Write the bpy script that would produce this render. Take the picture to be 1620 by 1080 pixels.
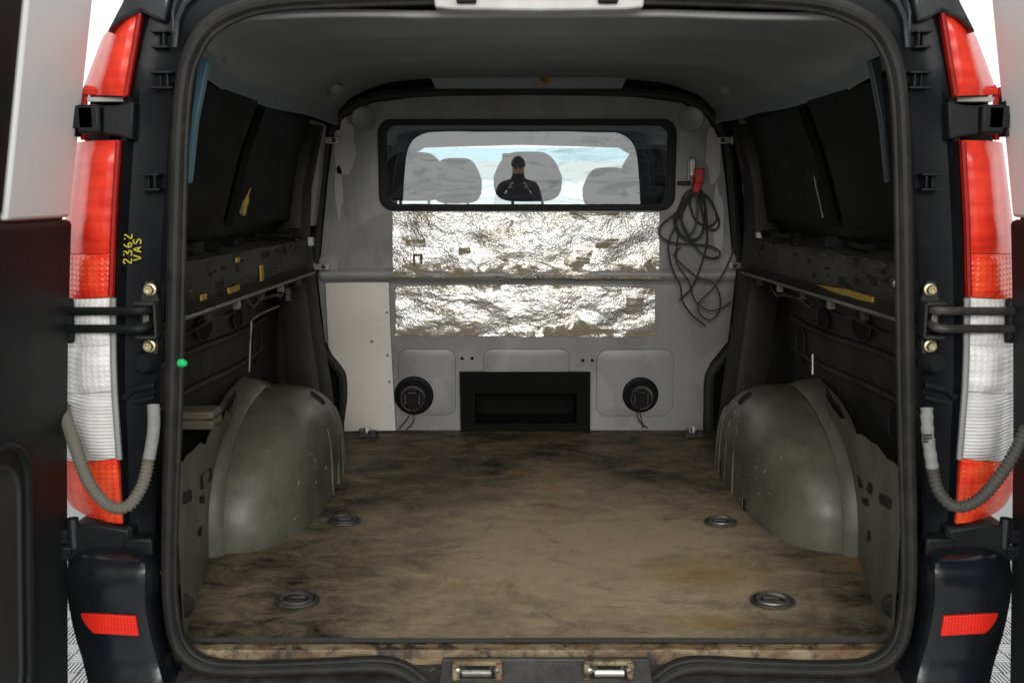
import bpy, bmesh, math, random
from mathutils import Vector, Matrix, noise
random.seed(7)
for o in list(bpy.data.objects): bpy.data.objects.remove(o)
SC = bpy.context.scene
COL = SC.collection

# ------------------------------------------------------------------ camera
FPX = 1575.0                     # 35 mm lens on a 36 mm wide frame, in px of the 1620 px photo
TH = math.radians(8.66)          # camera pitched down
CAM = Vector((-0.055, 0.0, 1.5))
cd = bpy.data.cameras.new('camera_view'); cam = bpy.data.objects.new('camera_view', cd); COL.objects.link(cam)
cam.location = CAM; cam.rotation_euler = (math.pi/2 - TH, 0, 0)
cd.sensor_width = 36; cd.lens = 35; cd.clip_start = 0.02; cd.clip_end = 500
cd.dof.use_dof = True; cd.dof.focus_distance = 3.1; cd.dof.aperture_fstop = 7.0
SC.camera = cam
# ------------------------------------------------------------------ light: bright white studio all round
W = bpy.data.worlds.new('World'); SC.world = W; W.use_nodes = True
bg = W.node_tree.nodes['Background']; bg.inputs[0].default_value = (0.98, 1.0, 0.995, 1); bg.inputs[1].default_value = 1.3
def area(name, loc, target, sx, sy, power, col=(1, .975, .93)):
    l = bpy.data.lights.new(name, 'AREA'); l.shape = 'RECTANGLE'; l.size = sx; l.size_y = sy
    l.energy = power; l.color = col
    o = bpy.data.objects.new(name, l); COL.objects.link(o); o.location = loc
    o.rotation_euler = (Vector(target) - Vector(loc)).to_track_quat('-Z', 'Y').to_euler()
    return o
area('ceiling_lamp', (0.1, -2.6, 2.7), (0, 3.2, 0.9), 3.0, 1.2, 160)
SC.view_settings.view_transform = 'Standard'; SC.view_settings.look = 'None'
SC.view_settings.exposure = 0.0; SC.view_settings.gamma = 1.0; SC.view_settings.use_curve_mapping = False

# ------------------------------------------------------------------ photo pixel -> place
CT, ST = math.cos(TH), math.sin(TH)
def ray(px, py):
    dx = (px-810)/FPX; dy = -(py-540)/FPX
    return Vector((dx, CT + dy*ST, -ST + dy*CT))
def P(px, py, Y):
    d = ray(px, py); return CAM + d*(Y/d.y)
def F(px, py, z):
    d = ray(px, py); return CAM + d*((z-CAM.z)/d.z)
def S(px, py, x):
    d = ray(px, py); return CAM + d*((x-CAM.x)/d.x)
def proj(p):
    d = Vector(p)-CAM; f = d.y*CT - d.z*ST; u = d.y*ST + d.z*CT
    return 810 + FPX*d.x/f, 540 - FPX*u/f
ZF = 0.556                       # cargo floor above the studio floor
YD = 1.92                        # door seal plane
YB = 3.86                        # bulkhead plane

# ------------------------------------------------------------------ materials
MATS = {}
def nodes_of(name):
    m = bpy.data.materials.new(name); m.use_nodes = True
    nt = m.node_tree; b = nt.nodes['Principled BSDF']; return m, nt, b
def N(nt, t, **kw):
    n = nt.nodes.new(t)
    for k, v in kw.items():
        if k in n.inputs.keys(): n.inputs[k].default_value = v
        else: setattr(n, k, v)
    return n
def coords(nt, scale=(1, 1, 1), loc=(0, 0, 0), rot=(0, 0, 0)):
    tc = N(nt, 'ShaderNodeTexCoord'); mp = N(nt, 'ShaderNodeMapping')
    mp.inputs['Scale'].default_value = scale; mp.inputs['Location'].default_value = loc; mp.inputs['Rotation'].default_value = rot
    nt.links.new(tc.outputs['Object'], mp.inputs['Vector']); return mp.outputs[0]
def noise_n(nt, vec, scale, detail=6, rough=.6, dist=0):
    n = N(nt, 'ShaderNodeTexNoise'); n.inputs['Scale'].default_value = scale; n.inputs['Detail'].default_value = detail
    n.inputs['Roughness'].default_value = rough; n.inputs['Distortion'].default_value = dist
    nt.links.new(vec, n.inputs['Vector']); return n.outputs['Fac']
def ramp(nt, fac, a, b, ca=(0, 0, 0, 1), cb=(1, 1, 1, 1)):
    r = N(nt, 'ShaderNodeValToRGB'); e = r.color_ramp.elements
    e[0].position = a; e[0].color = ca; e[1].position = b; e[1].color = cb
    nt.links.new(fac, r.inputs[0]); return r.outputs[0]
def mix(nt, fac, a, b, mode='MIX'):
    m = N(nt, 'ShaderNodeMix', data_type='RGBA', blend_type=mode)
    for i, v in ((0, fac), (6, a), (7, b)):
        if isinstance(v, bpy.types.NodeSocket): nt.links.new(v, m.inputs[i])
        elif i == 0: m.inputs[0].default_value = v
        else: m.inputs[i].default_value = (*v, 1) if len(v) == 3 else v
    return m.outputs[2]
def mathn(nt, op, a, b=0.0):
    m = N(nt, 'ShaderNodeMath', operation=op)
    for i, v in ((0, a), (1, b)):
        if isinstance(v, bpy.types.NodeSocket): nt.links.new(v, m.inputs[i])
        else: m.inputs[i].default_value = v
    return m.outputs[0]
def bump(nt, b, h, strength, dist=.01):
    n = N(nt, 'ShaderNodeBump'); n.inputs['Strength'].default_value = strength; n.inputs['Distance'].default_value = dist
    nt.links.new(h, n.inputs['Height']); nt.links.new(n.outputs[0], b.inputs['Normal']); return n
def paint(name, c, rough=.5, metal=0, dirt=None, amount=.5, scale=4, bumps=.08, bscale=60, coat=0, spec=.5, scratches=0, scol=(.6, .58, .5)):
    m, nt, b = nodes_of(name)
    v = coords(nt)
    n1 = noise_n(nt, v, scale, 8, .65, .4)
    n2 = noise_n(nt, v, scale*9, 4, .6)
    dirt = dirt or tuple(x*.45 for x in c)
    f = ramp(nt, n1, .42, .75)
    f2 = ramp(nt, n2, .5, .8)
    ff = mathn(nt, 'MULTIPLY', mathn(nt, 'ADD', f, mathn(nt, 'MULTIPLY', f2, .5)), amount)
    colr = mix(nt, ff, c, dirt)
    if scratches:
        v2 = coords(nt, (1, 14, 22), rot=(.3, .5, .2))
        s = ramp(nt, noise_n(nt, v2, 5, 3, .5), .74, .78)
        v3 = coords(nt, (25, 9, 1.5), rot=(.2, .1, 1.0))
        s2 = ramp(nt, noise_n(nt, v3, 4, 3, .5), .75, .79)
        colr = mix(nt, mathn(nt, 'MULTIPLY', mathn(nt, 'MAXIMUM', s, s2), scratches), colr, scol)
    nt.links.new(colr, b.inputs['Base Color'])
    rr = N(nt, 'ShaderNodeMapRange'); rr.inputs[3].default_value = max(.02, rough-.1); rr.inputs[4].default_value = min(1, rough+.18)
    nt.links.new(n1, rr.inputs[0]); nt.links.new(rr.outputs[0], b.inputs['Roughness'])
    b.inputs['Metallic'].default_value = metal; b.inputs['Coat Weight'].default_value = coat; b.inputs['Coat Roughness'].default_value = .08
    b.inputs['Specular IOR Level'].default_value = spec
    if bumps: bump(nt, b, noise_n(nt, v, bscale, 4, .6), bumps, .004)
    MATS[name] = m; return m

black_trim = paint('black_plastic', (.006, .0068, .0078), .5, dirt=(.016, .016, .0155), amount=.35, spec=.25, scale=7, bumps=.1, bscale=180)
black_gloss = paint('black_paint', (.008, .010, .013), .22, dirt=(.03, .03, .03), amount=.25, scale=6, bumps=.02, coat=.6)
pillar_m = paint('black_pillar_paint', (.0035, .0045, .006), .36, dirt=(.011, .011, .0105), amount=.45, spec=.2, scale=9, bumps=.05, scratches=.12)
door_trim = paint('charcoal_plastic', (.010, .0108, .0115), .5, dirt=(.016, .0165, .017), amount=.4, scale=5, bumps=.12, bscale=220, spec=.2)
bumper_m = paint('bumper_paint', (.006, .008, .011), .2, dirt=(.03, .03, .03), amount=.3, scale=6, bumps=.03)
rubber = paint('seal_rubber', (.011, .011, .010), .55, spec=.25, dirt=(.045, .043, .036), amount=.5, scale=11, bumps=.12, bscale=90)
rubber_dk = paint('dark_rubber', (.014, .014, .014), .7, amount=.4, dirt=(.03, .03, .03))
grey_body = paint('grey_interior_paint', (.128, .128, .099), .35, dirt=(.052, .048, .035), amount=.75, scale=7, bumps=.12, bscale=35, scratches=.7, scol=(.30, .29, .25))
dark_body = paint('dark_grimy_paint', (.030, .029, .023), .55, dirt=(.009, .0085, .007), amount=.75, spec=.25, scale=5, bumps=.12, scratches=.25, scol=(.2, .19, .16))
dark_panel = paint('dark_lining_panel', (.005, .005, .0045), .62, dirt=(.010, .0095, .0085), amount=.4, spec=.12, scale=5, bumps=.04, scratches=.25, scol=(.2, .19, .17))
liner_m = paint('grey_headliner', (.235, .252, .258), .52, dirt=(.175, .185, .188), amount=.45, scale=3, bumps=.05, bscale=40, scratches=.15)
trim_grey = paint('pale_grey_plastic', (.42, .42, .41), .45, dirt=(.25, .24, .22), amount=.5, scale=6, bumps=.03)
pillar_grey = paint('mid_grey_plastic', (.26, .26, .255), .5, dirt=(.16, .155, .14), amount=.5, scale=7)
door_grey = paint('door_grey_paint', (.64, .64, .63), .4, dirt=(.58, .58, .57), amount=.3, scale=3, bumps=.02)
bright_metal = paint('zinc_metal', (.55, .53, .48), .32, 1, dirt=(.2, .18, .15), amount=.5, scale=30)
dull_metal = paint('dull_metal', (.22, .21, .19), .4, .8, dirt=(.06, .055, .045), amount=.7, scale=40)
brass = paint('brass_bolt', (.62, .53, .34), .35, .9, dirt=(.2, .16, .1), amount=.4, scale=60)
blue_reflect = paint('painted_blue_reflection', (.065, .135, .18), .4, dirt=(.07, .12, .15), amount=.5, scale=12)  # bluish reflection on the corner posts, put into their colour
blue_reflect_dark = paint('painted_blue_reflection_dark', (.010, .016, .020), .4, dirt=(.02, .03, .04), amount=.5, scale=12)
yellow_m = paint('yellow_tape', (.46, .29, .035), .6, dirt=(.2, .13, .03), amount=.6, scale=40)
yellow_paint = paint('yellow_marker', (.58, .50, .05), .6, dirt=(.3, .26, .05), amount=.5, scale=80)
green_m = paint('green_cap', (.02, .48, .14), .35, amount=.1)
wood_m = paint('pale_wood', (.16, .135, .10), .7, dirt=(.12, .10, .07), amount=.6, scale=14)
board_m = paint('white_board', (.70, .665, .60), .5, dirt=(.52, .49, .42), amount=.45, scale=3, bumps=.06, scratches=.35, scol=(.18, .16, .13))
cable_m = paint('black_cable', (.010, .010, .010), .45, amount=.2, dirt=(.03, .03, .03))
red_plug = paint('red_plastic', (.55, .02, .015), .4, amount=.4)
conduit_tan = paint('dusty_conduit', (.135, .125, .10), .75, dirt=(.10, .09, .07), amount=.6, scale=14, bumps=.1)
conduit_dk = paint('dark_conduit', (.045, .042, .038), .6, dirt=(.09, .085, .07), amount=.5, scale=14)
fleece = paint('grey_fleece', (.22, .22, .215), .95, dirt=(.1, .1, .1), amount=.5, scale=40, bumps=.5, bscale=250)
seat_m = paint('dark_seat_fabric', (.05, .052, .058), .9, amount=.3, bumps=.3, bscale=300)
visor_m = paint('pale_visor', (.55, .56, .55), .8, amount=.1)
dash_m = paint('dash_plastic', (.05, .05, .053), .6, amount=.3)
hole_m = paint('black_hole', (.004, .004, .004), .9, bumps=0)
jacket_m = paint('dark_jacket', (.018, .019, .024), .9, amount=.2, bumps=.2)
skin_m = paint('skin', (.46, .27, .19), .55, amount=.15)
hair_m = paint('dark_hair', (.02, .014, .01), .6, amount=.2)

def lens_mat(name, c, c2, stripes, sc, strength):
    m, nt, b = nodes_of(name); v = coords(nt)
    n = mathn(nt, 'ADD', mathn(nt, 'MULTIPLY', noise_n(nt, coords(nt, (1, 1, .35)), 30, 4, .6), .5), mathn(nt, 'MULTIPLY', noise_n(nt, coords(nt, (.5, 1, 4)), 14, 4, .6), .5))
    nt.links.new(mix(nt, ramp(nt, n, .40, .62), c, c2), b.inputs['Base Color'])
    w = N(nt, 'ShaderNodeTexWave', wave_type='BANDS', bands_direction='Z'); w.inputs['Scale'].default_value = sc
    w.inputs['Distortion'].default_value = .15
    nt.links.new(v, w.inputs['Vector'])
    h = w.outputs['Fac']
    if stripes == 2:
        w2 = N(nt, 'ShaderNodeTexWave', wave_type='BANDS', bands_direction='X'); w2.inputs['Scale'].default_value = sc*.8
        nt.links.new(v, w2.inputs['Vector']); h = mathn(nt, 'MULTIPLY', h, w2.outputs['Fac'])
    bump(nt, b, h, strength, .004)
    b.inputs['Roughness'].default_value = .25; b.inputs['Coat Weight'].default_value = .05; b.inputs['Specular IOR Level'].default_value = .3; b.inputs['Coat Roughness'].default_value = .04
    b.inputs['Subsurface Weight'].default_value = .25; b.inputs['Subsurface Radius'].default_value = (.02, .008, .006); b.inputs['Subsurface Scale'].default_value = .5
    MATS[name] = m; return m
red_lens = lens_mat('red_lens', (.76, .050, .024), (.58, .022, .011), 1, 9, .10)
red_dark = lens_mat('red_lens_rim', (.34, .012, .008), (.26, .008, .005), 1, 5, .05)
red_prism = lens_mat('red_prism_lens', (.70, .028, .014), (.85, .11, .035), 2, 30, .3)
clear_lens = lens_mat('clear_lens', (.72, .715, .70), (.55, .54, .53), 1, 44, .5)
clear_plain = lens_mat('clear_smooth_lens', (.82, .81, .80), (.58, .565, .55), 2, 30, .3)
reflector_m = lens_mat('red_reflector', (.75, .03, .015), (.68, .02, .012), 2, 60, .3)

def glass_mat(name, tint=(.9, .95, .95), smear=.0, refl=1.0):
    m, nt, b = nodes_of(name); nt.nodes.remove(b); out = nt.nodes['Material Output']
    tr = N(nt, 'ShaderNodeBsdfTransparent'); tr.inputs[0].default_value = (*tint, 1)
    gl = N(nt, 'ShaderNodeBsdfGlossy'); gl.inputs['Roughness'].default_value = .006; gl.inputs[0].default_value = (1, 1, 1, 1)
    lw = N(nt, 'ShaderNodeLayerWeight'); lw.inputs[0].default_value = .5
    f5 = mathn(nt, 'ADD', mathn(nt, 'MULTIPLY', mathn(nt, 'POWER', lw.outputs['Facing'], 5.0), .9), .06)
    ms = N(nt, 'ShaderNodeMixShader'); nt.links.new(mathn(nt, 'MULTIPLY', f5, refl), ms.inputs[0])
    nt.links.new(tr.outputs[0], ms.inputs[1]); nt.links.new(gl.outputs[0], ms.inputs[2])
    last = ms.outputs[0]
    if smear:
        df = N(nt, 'ShaderNodeBsdfTranslucent'); df.inputs[0].default_value = (.35, .68, .92, 1)  # smear tinted blue to imitate blue light refracted in the dirty pane
        d2 = N(nt, 'ShaderNodeBsdfDiffuse'); d2.inputs[0].default_value = (.5, .55, .58, 1)
        ad = N(nt, 'ShaderNodeMixShader'); ad.inputs[0].default_value = .3
        nt.links.new(df.outputs[0], ad.inputs[1]); nt.links.new(d2.outputs[0], ad.inputs[2])
        v = coords(nt, (1.2, 1, 5), rot=(0, .25, 0)); v2 = coords(nt, (6, 1, 1.6), rot=(0, -.5, 0))
        s1 = ramp(nt, noise_n(nt, v, 3.2, 8, .7, 1.2), .50, .72)
        s2 = ramp(nt, noise_n(nt, v2, 14, 6, .75, 1.5), .55, .8)
        f = mathn(nt, 'MULTIPLY', mathn(nt, 'ADD', mathn(nt, 'MULTIPLY', s1, .8), mathn(nt, 'MULTIPLY', s2, .22)), smear)
        f = mathn(nt, 'ADD', f, .02)
        m2 = N(nt, 'ShaderNodeMixShader'); nt.links.new(f, m2.inputs[0]); nt.links.new(last, m2.inputs[1]); nt.links.new(ad.outputs[0], m2.inputs[2])
        last = m2.outputs[0]
    nt.links.new(last, out.inputs[0]); MATS[name] = m; return m
window_glass = glass_mat('smeared_glass', (.90, .95, .97), .62, 3.6)
screen_glass = glass_mat('windscreen_glass', (.88, .95, .93), 0, 1.0)
pale_glass = glass_mat('pale_band_glass', (.58, .66, .63), 0, 1.0)
band_glass = glass_mat('tinted_band_glass', (.50, .74, .80), 0, 1.0)

def foil_mat():
    m, nt, b = nodes_of('crumpled_foil')
    v = coords(nt)
    vs = coords(nt, (1, 1, 2.2), rot=(0, .15, 0))
    worn = noise_n(nt, vs, 6.5, 12, .76, .8)
    sep = N(nt, 'ShaderNodeSeparateXYZ'); nt.links.new(v, sep.inputs[0])
    # foil rubs off first along the lower hems of both sheets
    def hem(z0, w):
        return mathn(nt, 'MAXIMUM', mathn(nt, 'SUBTRACT', 1.0, mathn(nt, 'DIVIDE', mathn(nt, 'ABSOLUTE', mathn(nt, 'SUBTRACT', sep.outputs[2], z0)), w)), 0.0)
    h = mathn(nt, 'MAXIMUM', hem(P(833, 438, 3.8).z, .075), hem(P(833, 528, 3.83).z, .05))
    worn = mathn(nt, 'ADD', worn, mathn(nt, 'MULTIPLY', h, .13))
    fine = noise_n(nt, v, 60, 6, .7)
    worn = mathn(nt, 'ADD', worn, mathn(nt, 'MULTIPLY', fine, .16))
    mask = ramp(nt, worn, .64, .71)
    spots = ramp(nt, noise_n(nt, v, 34, 5, .7, .5), .63, .67)
    vl = coords(nt, (1, 1, 11)); lines = ramp(nt, noise_n(nt, vl, 6, 6, .7, .3), .645, .675)
    mask2 = mathn(nt, 'MAXIMUM', mask, mathn(nt, 'MAXIMUM', spots, lines))
    def rect(x0, x1, z0, z1, soft=.008):
        def band(sock, a, b_):
            return mathn(nt, 'MULTIPLY', mathn(nt, 'GREATER_THAN', sock, a), mathn(nt, 'LESS_THAN', sock, b_))
        return mathn(nt, 'MULTIPLY', band(sep.outputs[0], x0, x1), band(sep.outputs[2], z0, z1))
    tape = None
    for a, b_, c_, d_ in ((635, 668, 379, 391), (947, 985, 378, 393), (915, 938, 401, 418), (722, 742, 392, 404), (1000, 1030, 468, 500), (905, 985, 336, 341)):
        r_ = rect(P(a, 0, 3.82).x, P(b_, 0, 3.82).x, P(833, d_, 3.82).z, P(833, c_, 3.82).z)
        tape = r_ if tape is None else mathn(nt, 'MAXIMUM', tape, r_)
    tape = mathn(nt, 'MULTIPLY', tape, ramp(nt, noise_n(nt, coords(nt, (1, 1, 6)), 14, 6, .7), .42, .52))
    cv = N(nt, 'ShaderNodeTexVoronoi', feature='DISTANCE_TO_EDGE'); cv.inputs['Scale'].default_value = 26
    nz0 = N(nt, 'ShaderNodeTexNoise'); nz0.inputs['Scale'].default_value = 9; nz0.inputs['Detail'].default_value = 8; nt.links.new(v, nz0.inputs['Vector'])
    va0 = N(nt, 'ShaderNodeVectorMath', operation='MULTIPLY_ADD'); va0.inputs[1].default_value = (.22, .22, .22)
    nt.links.new(nz0.outputs['Color'], va0.inputs[0]); nt.links.new(v, va0.inputs[2]); nt.links.new(va0.outputs[0], cv.inputs['Vector'])
    crack = mathn(nt, 'MULTIPLY', ramp(nt, cv.outputs['Distance'], .0, .035, (1, 1, 1, 1), (0, 0, 0, 1)), ramp(nt, noise_n(nt, v, 8, 5, .6), .45, .55))
    mask2 = mathn(nt, 'MAXIMUM', mask2, mathn(nt, 'MAXIMUM', tape, mathn(nt, 'MULTIPLY', crack, .75)))
    base = mix(nt, noise_n(nt, v, 20, 6), (.34, .285, .18), (.20, .165, .10))
    stn = mix(nt, mathn(nt, 'MULTIPLY', ramp(nt, noise_n(nt, coords(nt, (1, 1, 1.6), (3, 0, 2)), 7, 9, .7, .6), .46, .66), .6), (.64, .637, .625), (.42, .36, .24))
    nt.links.new(mix(nt, mask2, stn, base), b.inputs['Base Color'])
    nt.links.new(mathn(nt, 'SUBTRACT', 1.0, mask2), b.inputs['Metallic'])
    nt.links.new(mathn(nt, 'ADD', mathn(nt, 'MULTIPLY', mask2, .35), .27), b.inputs['Roughness'])
    vo = N(nt, 'ShaderNodeTexVoronoi', feature='DISTANCE_TO_EDGE'); vo.inputs['Scale'].default_value = 80
    nz = N(nt, 'ShaderNodeTexNoise'); nz.inputs['Scale'].default_value = 22; nz.inputs['Detail'].default_value = 6
    nt.links.new(v, nz.inputs['Vector'])
    va = N(nt, 'ShaderNodeVectorMath', operation='MULTIPLY_ADD'); va.inputs[1].default_value = (.05, .05, .05)
    nt.links.new(nz.outputs['Color'], va.inputs[0]); nt.links.new(v, va.inputs[2]); nt.links.new(va.outputs[0], vo.inputs['Vector'])
    hh = mathn(nt, 'ADD', mathn(nt, 'MULTIPLY', ramp(nt, vo.outputs['Distance'], 0, .25), .6), mathn(nt, 'MULTIPLY', noise_n(nt, v, 55, 9, .75), 1.0))
    bump(nt, b, hh, .27, .0036)
    MATS['foil'] = m; return m
foil_m = foil_mat()

def bulkhead_mat():
    m, nt, b = nodes_of('bulkhead_paint'); v = coords(nt)
    n1 = noise_n(nt, coords(nt, (1, 1, .6)), 4.5, 4, .55, .3)
    c = mix(nt, ramp(nt, n1, .5, .53), (.25, .25, .247), (.292, .291, .286))
    n3 = noise_n(nt, v, 3.1, 10, .7, .6)
    c = mix(nt, mathn(nt, 'MULTIPLY', ramp(nt, n3, .50, .70), .5), c, (.15, .138, .108))
    n2 = noise_n(nt, v, 38, 6, .7)
    c = mix(nt, mathn(nt, 'MULTIPLY', ramp(nt, n2, .66, .74), .6), c, (.10, .09, .07))
    dr = ramp(nt, noise_n(nt, coords(nt, (16, 1, 1.1)), 4, 7, .7, .3), .60, .70)
    c = mix(nt, mathn(nt, 'MULTIPLY', dr, .28), c, (.11, .10, .08))
    sx = ramp(nt, noise_n(nt, coords(nt, (2, 1, 30), rot=(0, .4, 0)), 6, 4, .6), .70, .74)
    c = mix(nt, mathn(nt, 'MULTIPLY', sx, .4), c, (.09, .08, .065))
    nt.links.new(c, b.inputs['Base Color']); b.inputs['Roughness'].default_value = .42
    bump(nt, b, noise_n(nt, v, 50, 4, .6), .06, .004)
    MATS['bulkhead'] = m; return m
bulk_m = bulkhead_mat()
patch_m = paint('pale_filler', (.42, .41, .39), .5, dirt=(.36, .35, .33), amount=.6, scale=12)

def floor_mat():
    m, nt, b = nodes_of('worn_floor_board'); v = coords(nt)
    sep = N(nt, 'ShaderNodeSeparateXYZ'); nt.links.new(v, sep.inputs[0])
    big = noise_n(nt, v, 2.4, 10, .68, .5)
    strk = noise_n(nt, coords(nt, (1.0, 3.2, 1)), 8, 10, .72, .6)
    strk2 = noise_n(nt, coords(nt, (6.0, .9, 1), rot=(0, 0, .2)), 5, 8, .7, .4)
    fine = noise_n(nt, v, 70, 5, .7)
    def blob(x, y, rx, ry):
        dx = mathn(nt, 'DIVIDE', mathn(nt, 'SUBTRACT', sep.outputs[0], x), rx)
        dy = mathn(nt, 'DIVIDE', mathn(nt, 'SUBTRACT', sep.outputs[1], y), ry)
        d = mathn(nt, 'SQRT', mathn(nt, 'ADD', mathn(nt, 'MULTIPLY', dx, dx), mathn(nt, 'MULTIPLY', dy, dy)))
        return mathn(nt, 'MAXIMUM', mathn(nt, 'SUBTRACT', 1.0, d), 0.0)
    # lighter tone over the middle of the board, fading to the sides
    mid_tone = mathn(nt, 'MAXIMUM', blob(.12, 2.50, .72, .80), mathn(nt, 'MULTIPLY', blob(.10, 2.95, .26, .60), .7))
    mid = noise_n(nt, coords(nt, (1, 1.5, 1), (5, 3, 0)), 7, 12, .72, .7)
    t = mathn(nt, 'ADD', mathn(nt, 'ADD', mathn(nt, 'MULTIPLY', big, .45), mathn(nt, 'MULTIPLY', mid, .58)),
              mathn(nt, 'ADD', mathn(nt, 'MULTIPLY', strk, .18), mathn(nt, 'ADD', mathn(nt, 'MULTIPLY', mid_tone, .52), mathn(nt, 'MULTIPLY', fine, .16))))
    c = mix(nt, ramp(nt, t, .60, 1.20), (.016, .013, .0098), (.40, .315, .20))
    dk = ramp(nt, noise_n(nt, coords(nt, (1.1, 1.6, 1), (3, 1, 0)), 5, 10, .74, 1.0), .54, .66)
    c = mix(nt, mathn(nt, 'MULTIPLY', dk, .5), c, (.022, .018, .0135))
    grn = ramp(nt, noise_n(nt, coords(nt, (1, 1.6, 1), (7, 2, 0)), 3.3, 6, .6, .5), .54, .70)
    c = mix(nt, mathn(nt, 'MULTIPLY', grn, .35), c, (.055, .060, .040))
    blk = ramp(nt, noise_n(nt, coords(nt, (1, 2.2, 1), (1, 8, 0)), 15, 8, .75, .8), .64, .72)
    c = mix(nt, mathn(nt, 'MULTIPLY', blk, .4), c, (.010, .008, .006))
    sw = ramp(nt, noise_n(nt, coords(nt, (1, 7, 1), (6, 5, 0), (0, 0, -.15)), 4.5, 10, .75, .5), .57, .67)
    c = mix(nt, mathn(nt, 'MULTIPLY', sw, .35), c, (.035, .029, .021))
    sw2 = ramp(nt, noise_n(nt, coords(nt, (9, 1, 1), (2, 5, 0), (0, 0, .1)), 4.0, 9, .75, .4), .60, .70)
    c = mix(nt, mathn(nt, 'MULTIPLY', sw2, .35), c, (.04, .034, .025))
    lt = ramp(nt, noise_n(nt, coords(nt, (1.6, 1.2, 1), (2, 9, 0)), 24, 8, .78, 1.0), .60, .70)
    c = mix(nt, mathn(nt, 'MULTIPLY', lt, .22), c, (.36, .31, .22))
    ds = ramp(nt, noise_n(nt, coords(nt, (1, 1.4, 1), (4, 4, 0)), 32, 8, .78, .6), .60, .70)
    c = mix(nt, mathn(nt, 'MULTIPLY', ds, .55), c, (.03, .025, .018))
    # ochre primer stains
    spots = [(1110, 905, .16, .10, 1.0), (1130, 985, .10, .05, .8), (820, 747, .05, .035, 1.1), (875, 770, .05, .28, .75), (845, 826, .05, .02, .6),
             (560, 890, .03, .16, .5), (1350, 890, .1, .1, .6), (745, 925, .16, .06, .4)]
    oc = None
    for px, py, rx, ry, k in spots:
        p = F(px, py, ZF); s = mathn(nt, 'MULTIPLY', blob(p.x, p.y, rx*1.6, ry*1.6), k)
        oc = s if oc is None else mathn(nt, 'MAXIMUM', oc, s)
    om = noise_n(nt, v, 22, 10, .78, .9)
    of = ramp(nt, mathn(nt, 'ADD', mathn(nt, 'MULTIPLY', oc, .5), om), .62, .86)
    of = mathn(nt, 'MULTIPLY', of, mathn(nt, 'MINIMUM', mathn(nt, 'MULTIPLY', oc, 3.0), 1.0))
    c = mix(nt, mathn(nt, 'MULTIPLY', of, .55), c, (.28, .16, .045))
    sc = ramp(nt, noise_n(nt, coords(nt, (3, 26, 1), rot=(0, 0, .35)), 4, 4, .55), .70, .735)
    c = mix(nt, mathn(nt, 'MULTIPLY', sc, .5), c, (.30, .27, .21))
    sc2 = ramp(nt, noise_n(nt, v, 110, 3, .6), .72, .78)
    c = mix(nt, mathn(nt, 'MULTIPLY', sc2, .35), c, (.28, .26, .2))
    nt.links.new(c, b.inputs['Base Color'])
    rr = N(nt, 'ShaderNodeMapRange'); rr.inputs[3].default_value = .42; rr.inputs[4].default_value = .7
    nt.links.new(strk, rr.inputs[0]); nt.links.new(rr.outputs[0], b.inputs['Roughness'])
    bump(nt, b, mathn(nt, 'ADD', mid, mathn(nt, 'MULTIPLY', fine, .6)), .35, .006)
    b.inputs['Specular IOR Level'].default_value = .22
    MATS['floor'] = m; return m
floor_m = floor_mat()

def sill_mat():
    m, nt, b = nodes_of('rusty_sill'); v = coords(nt)
    n = noise_n(nt, coords(nt, (2.5, 8, 8)), 3.2, 8, .7, .6)
    c = mix(nt, ramp(nt, n, .40, .60), (.27, .215, .125), (.13, .065, .030))
    c = mix(nt, ramp(nt, noise_n(nt, v, 16, 8, .75), .50, .60), c, (.035, .025, .018))
    nt.links.new(c, b.inputs['Base Color']); b.inputs['Roughness'].default_value = .6; b.inputs['Metallic'].default_value = .15
    bump(nt, b, noise_n(nt, v, 40, 6, .7), .25, .004); MATS['sill'] = m; return m
sill_m = sill_mat()
grimy = paint('grimy_black_steel', (.022, .021, .02), .5, dirt=(.09, .085, .075), amount=.6, scale=16, bumps=.2, scratches=.3, scol=(.25, .24, .2))

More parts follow.
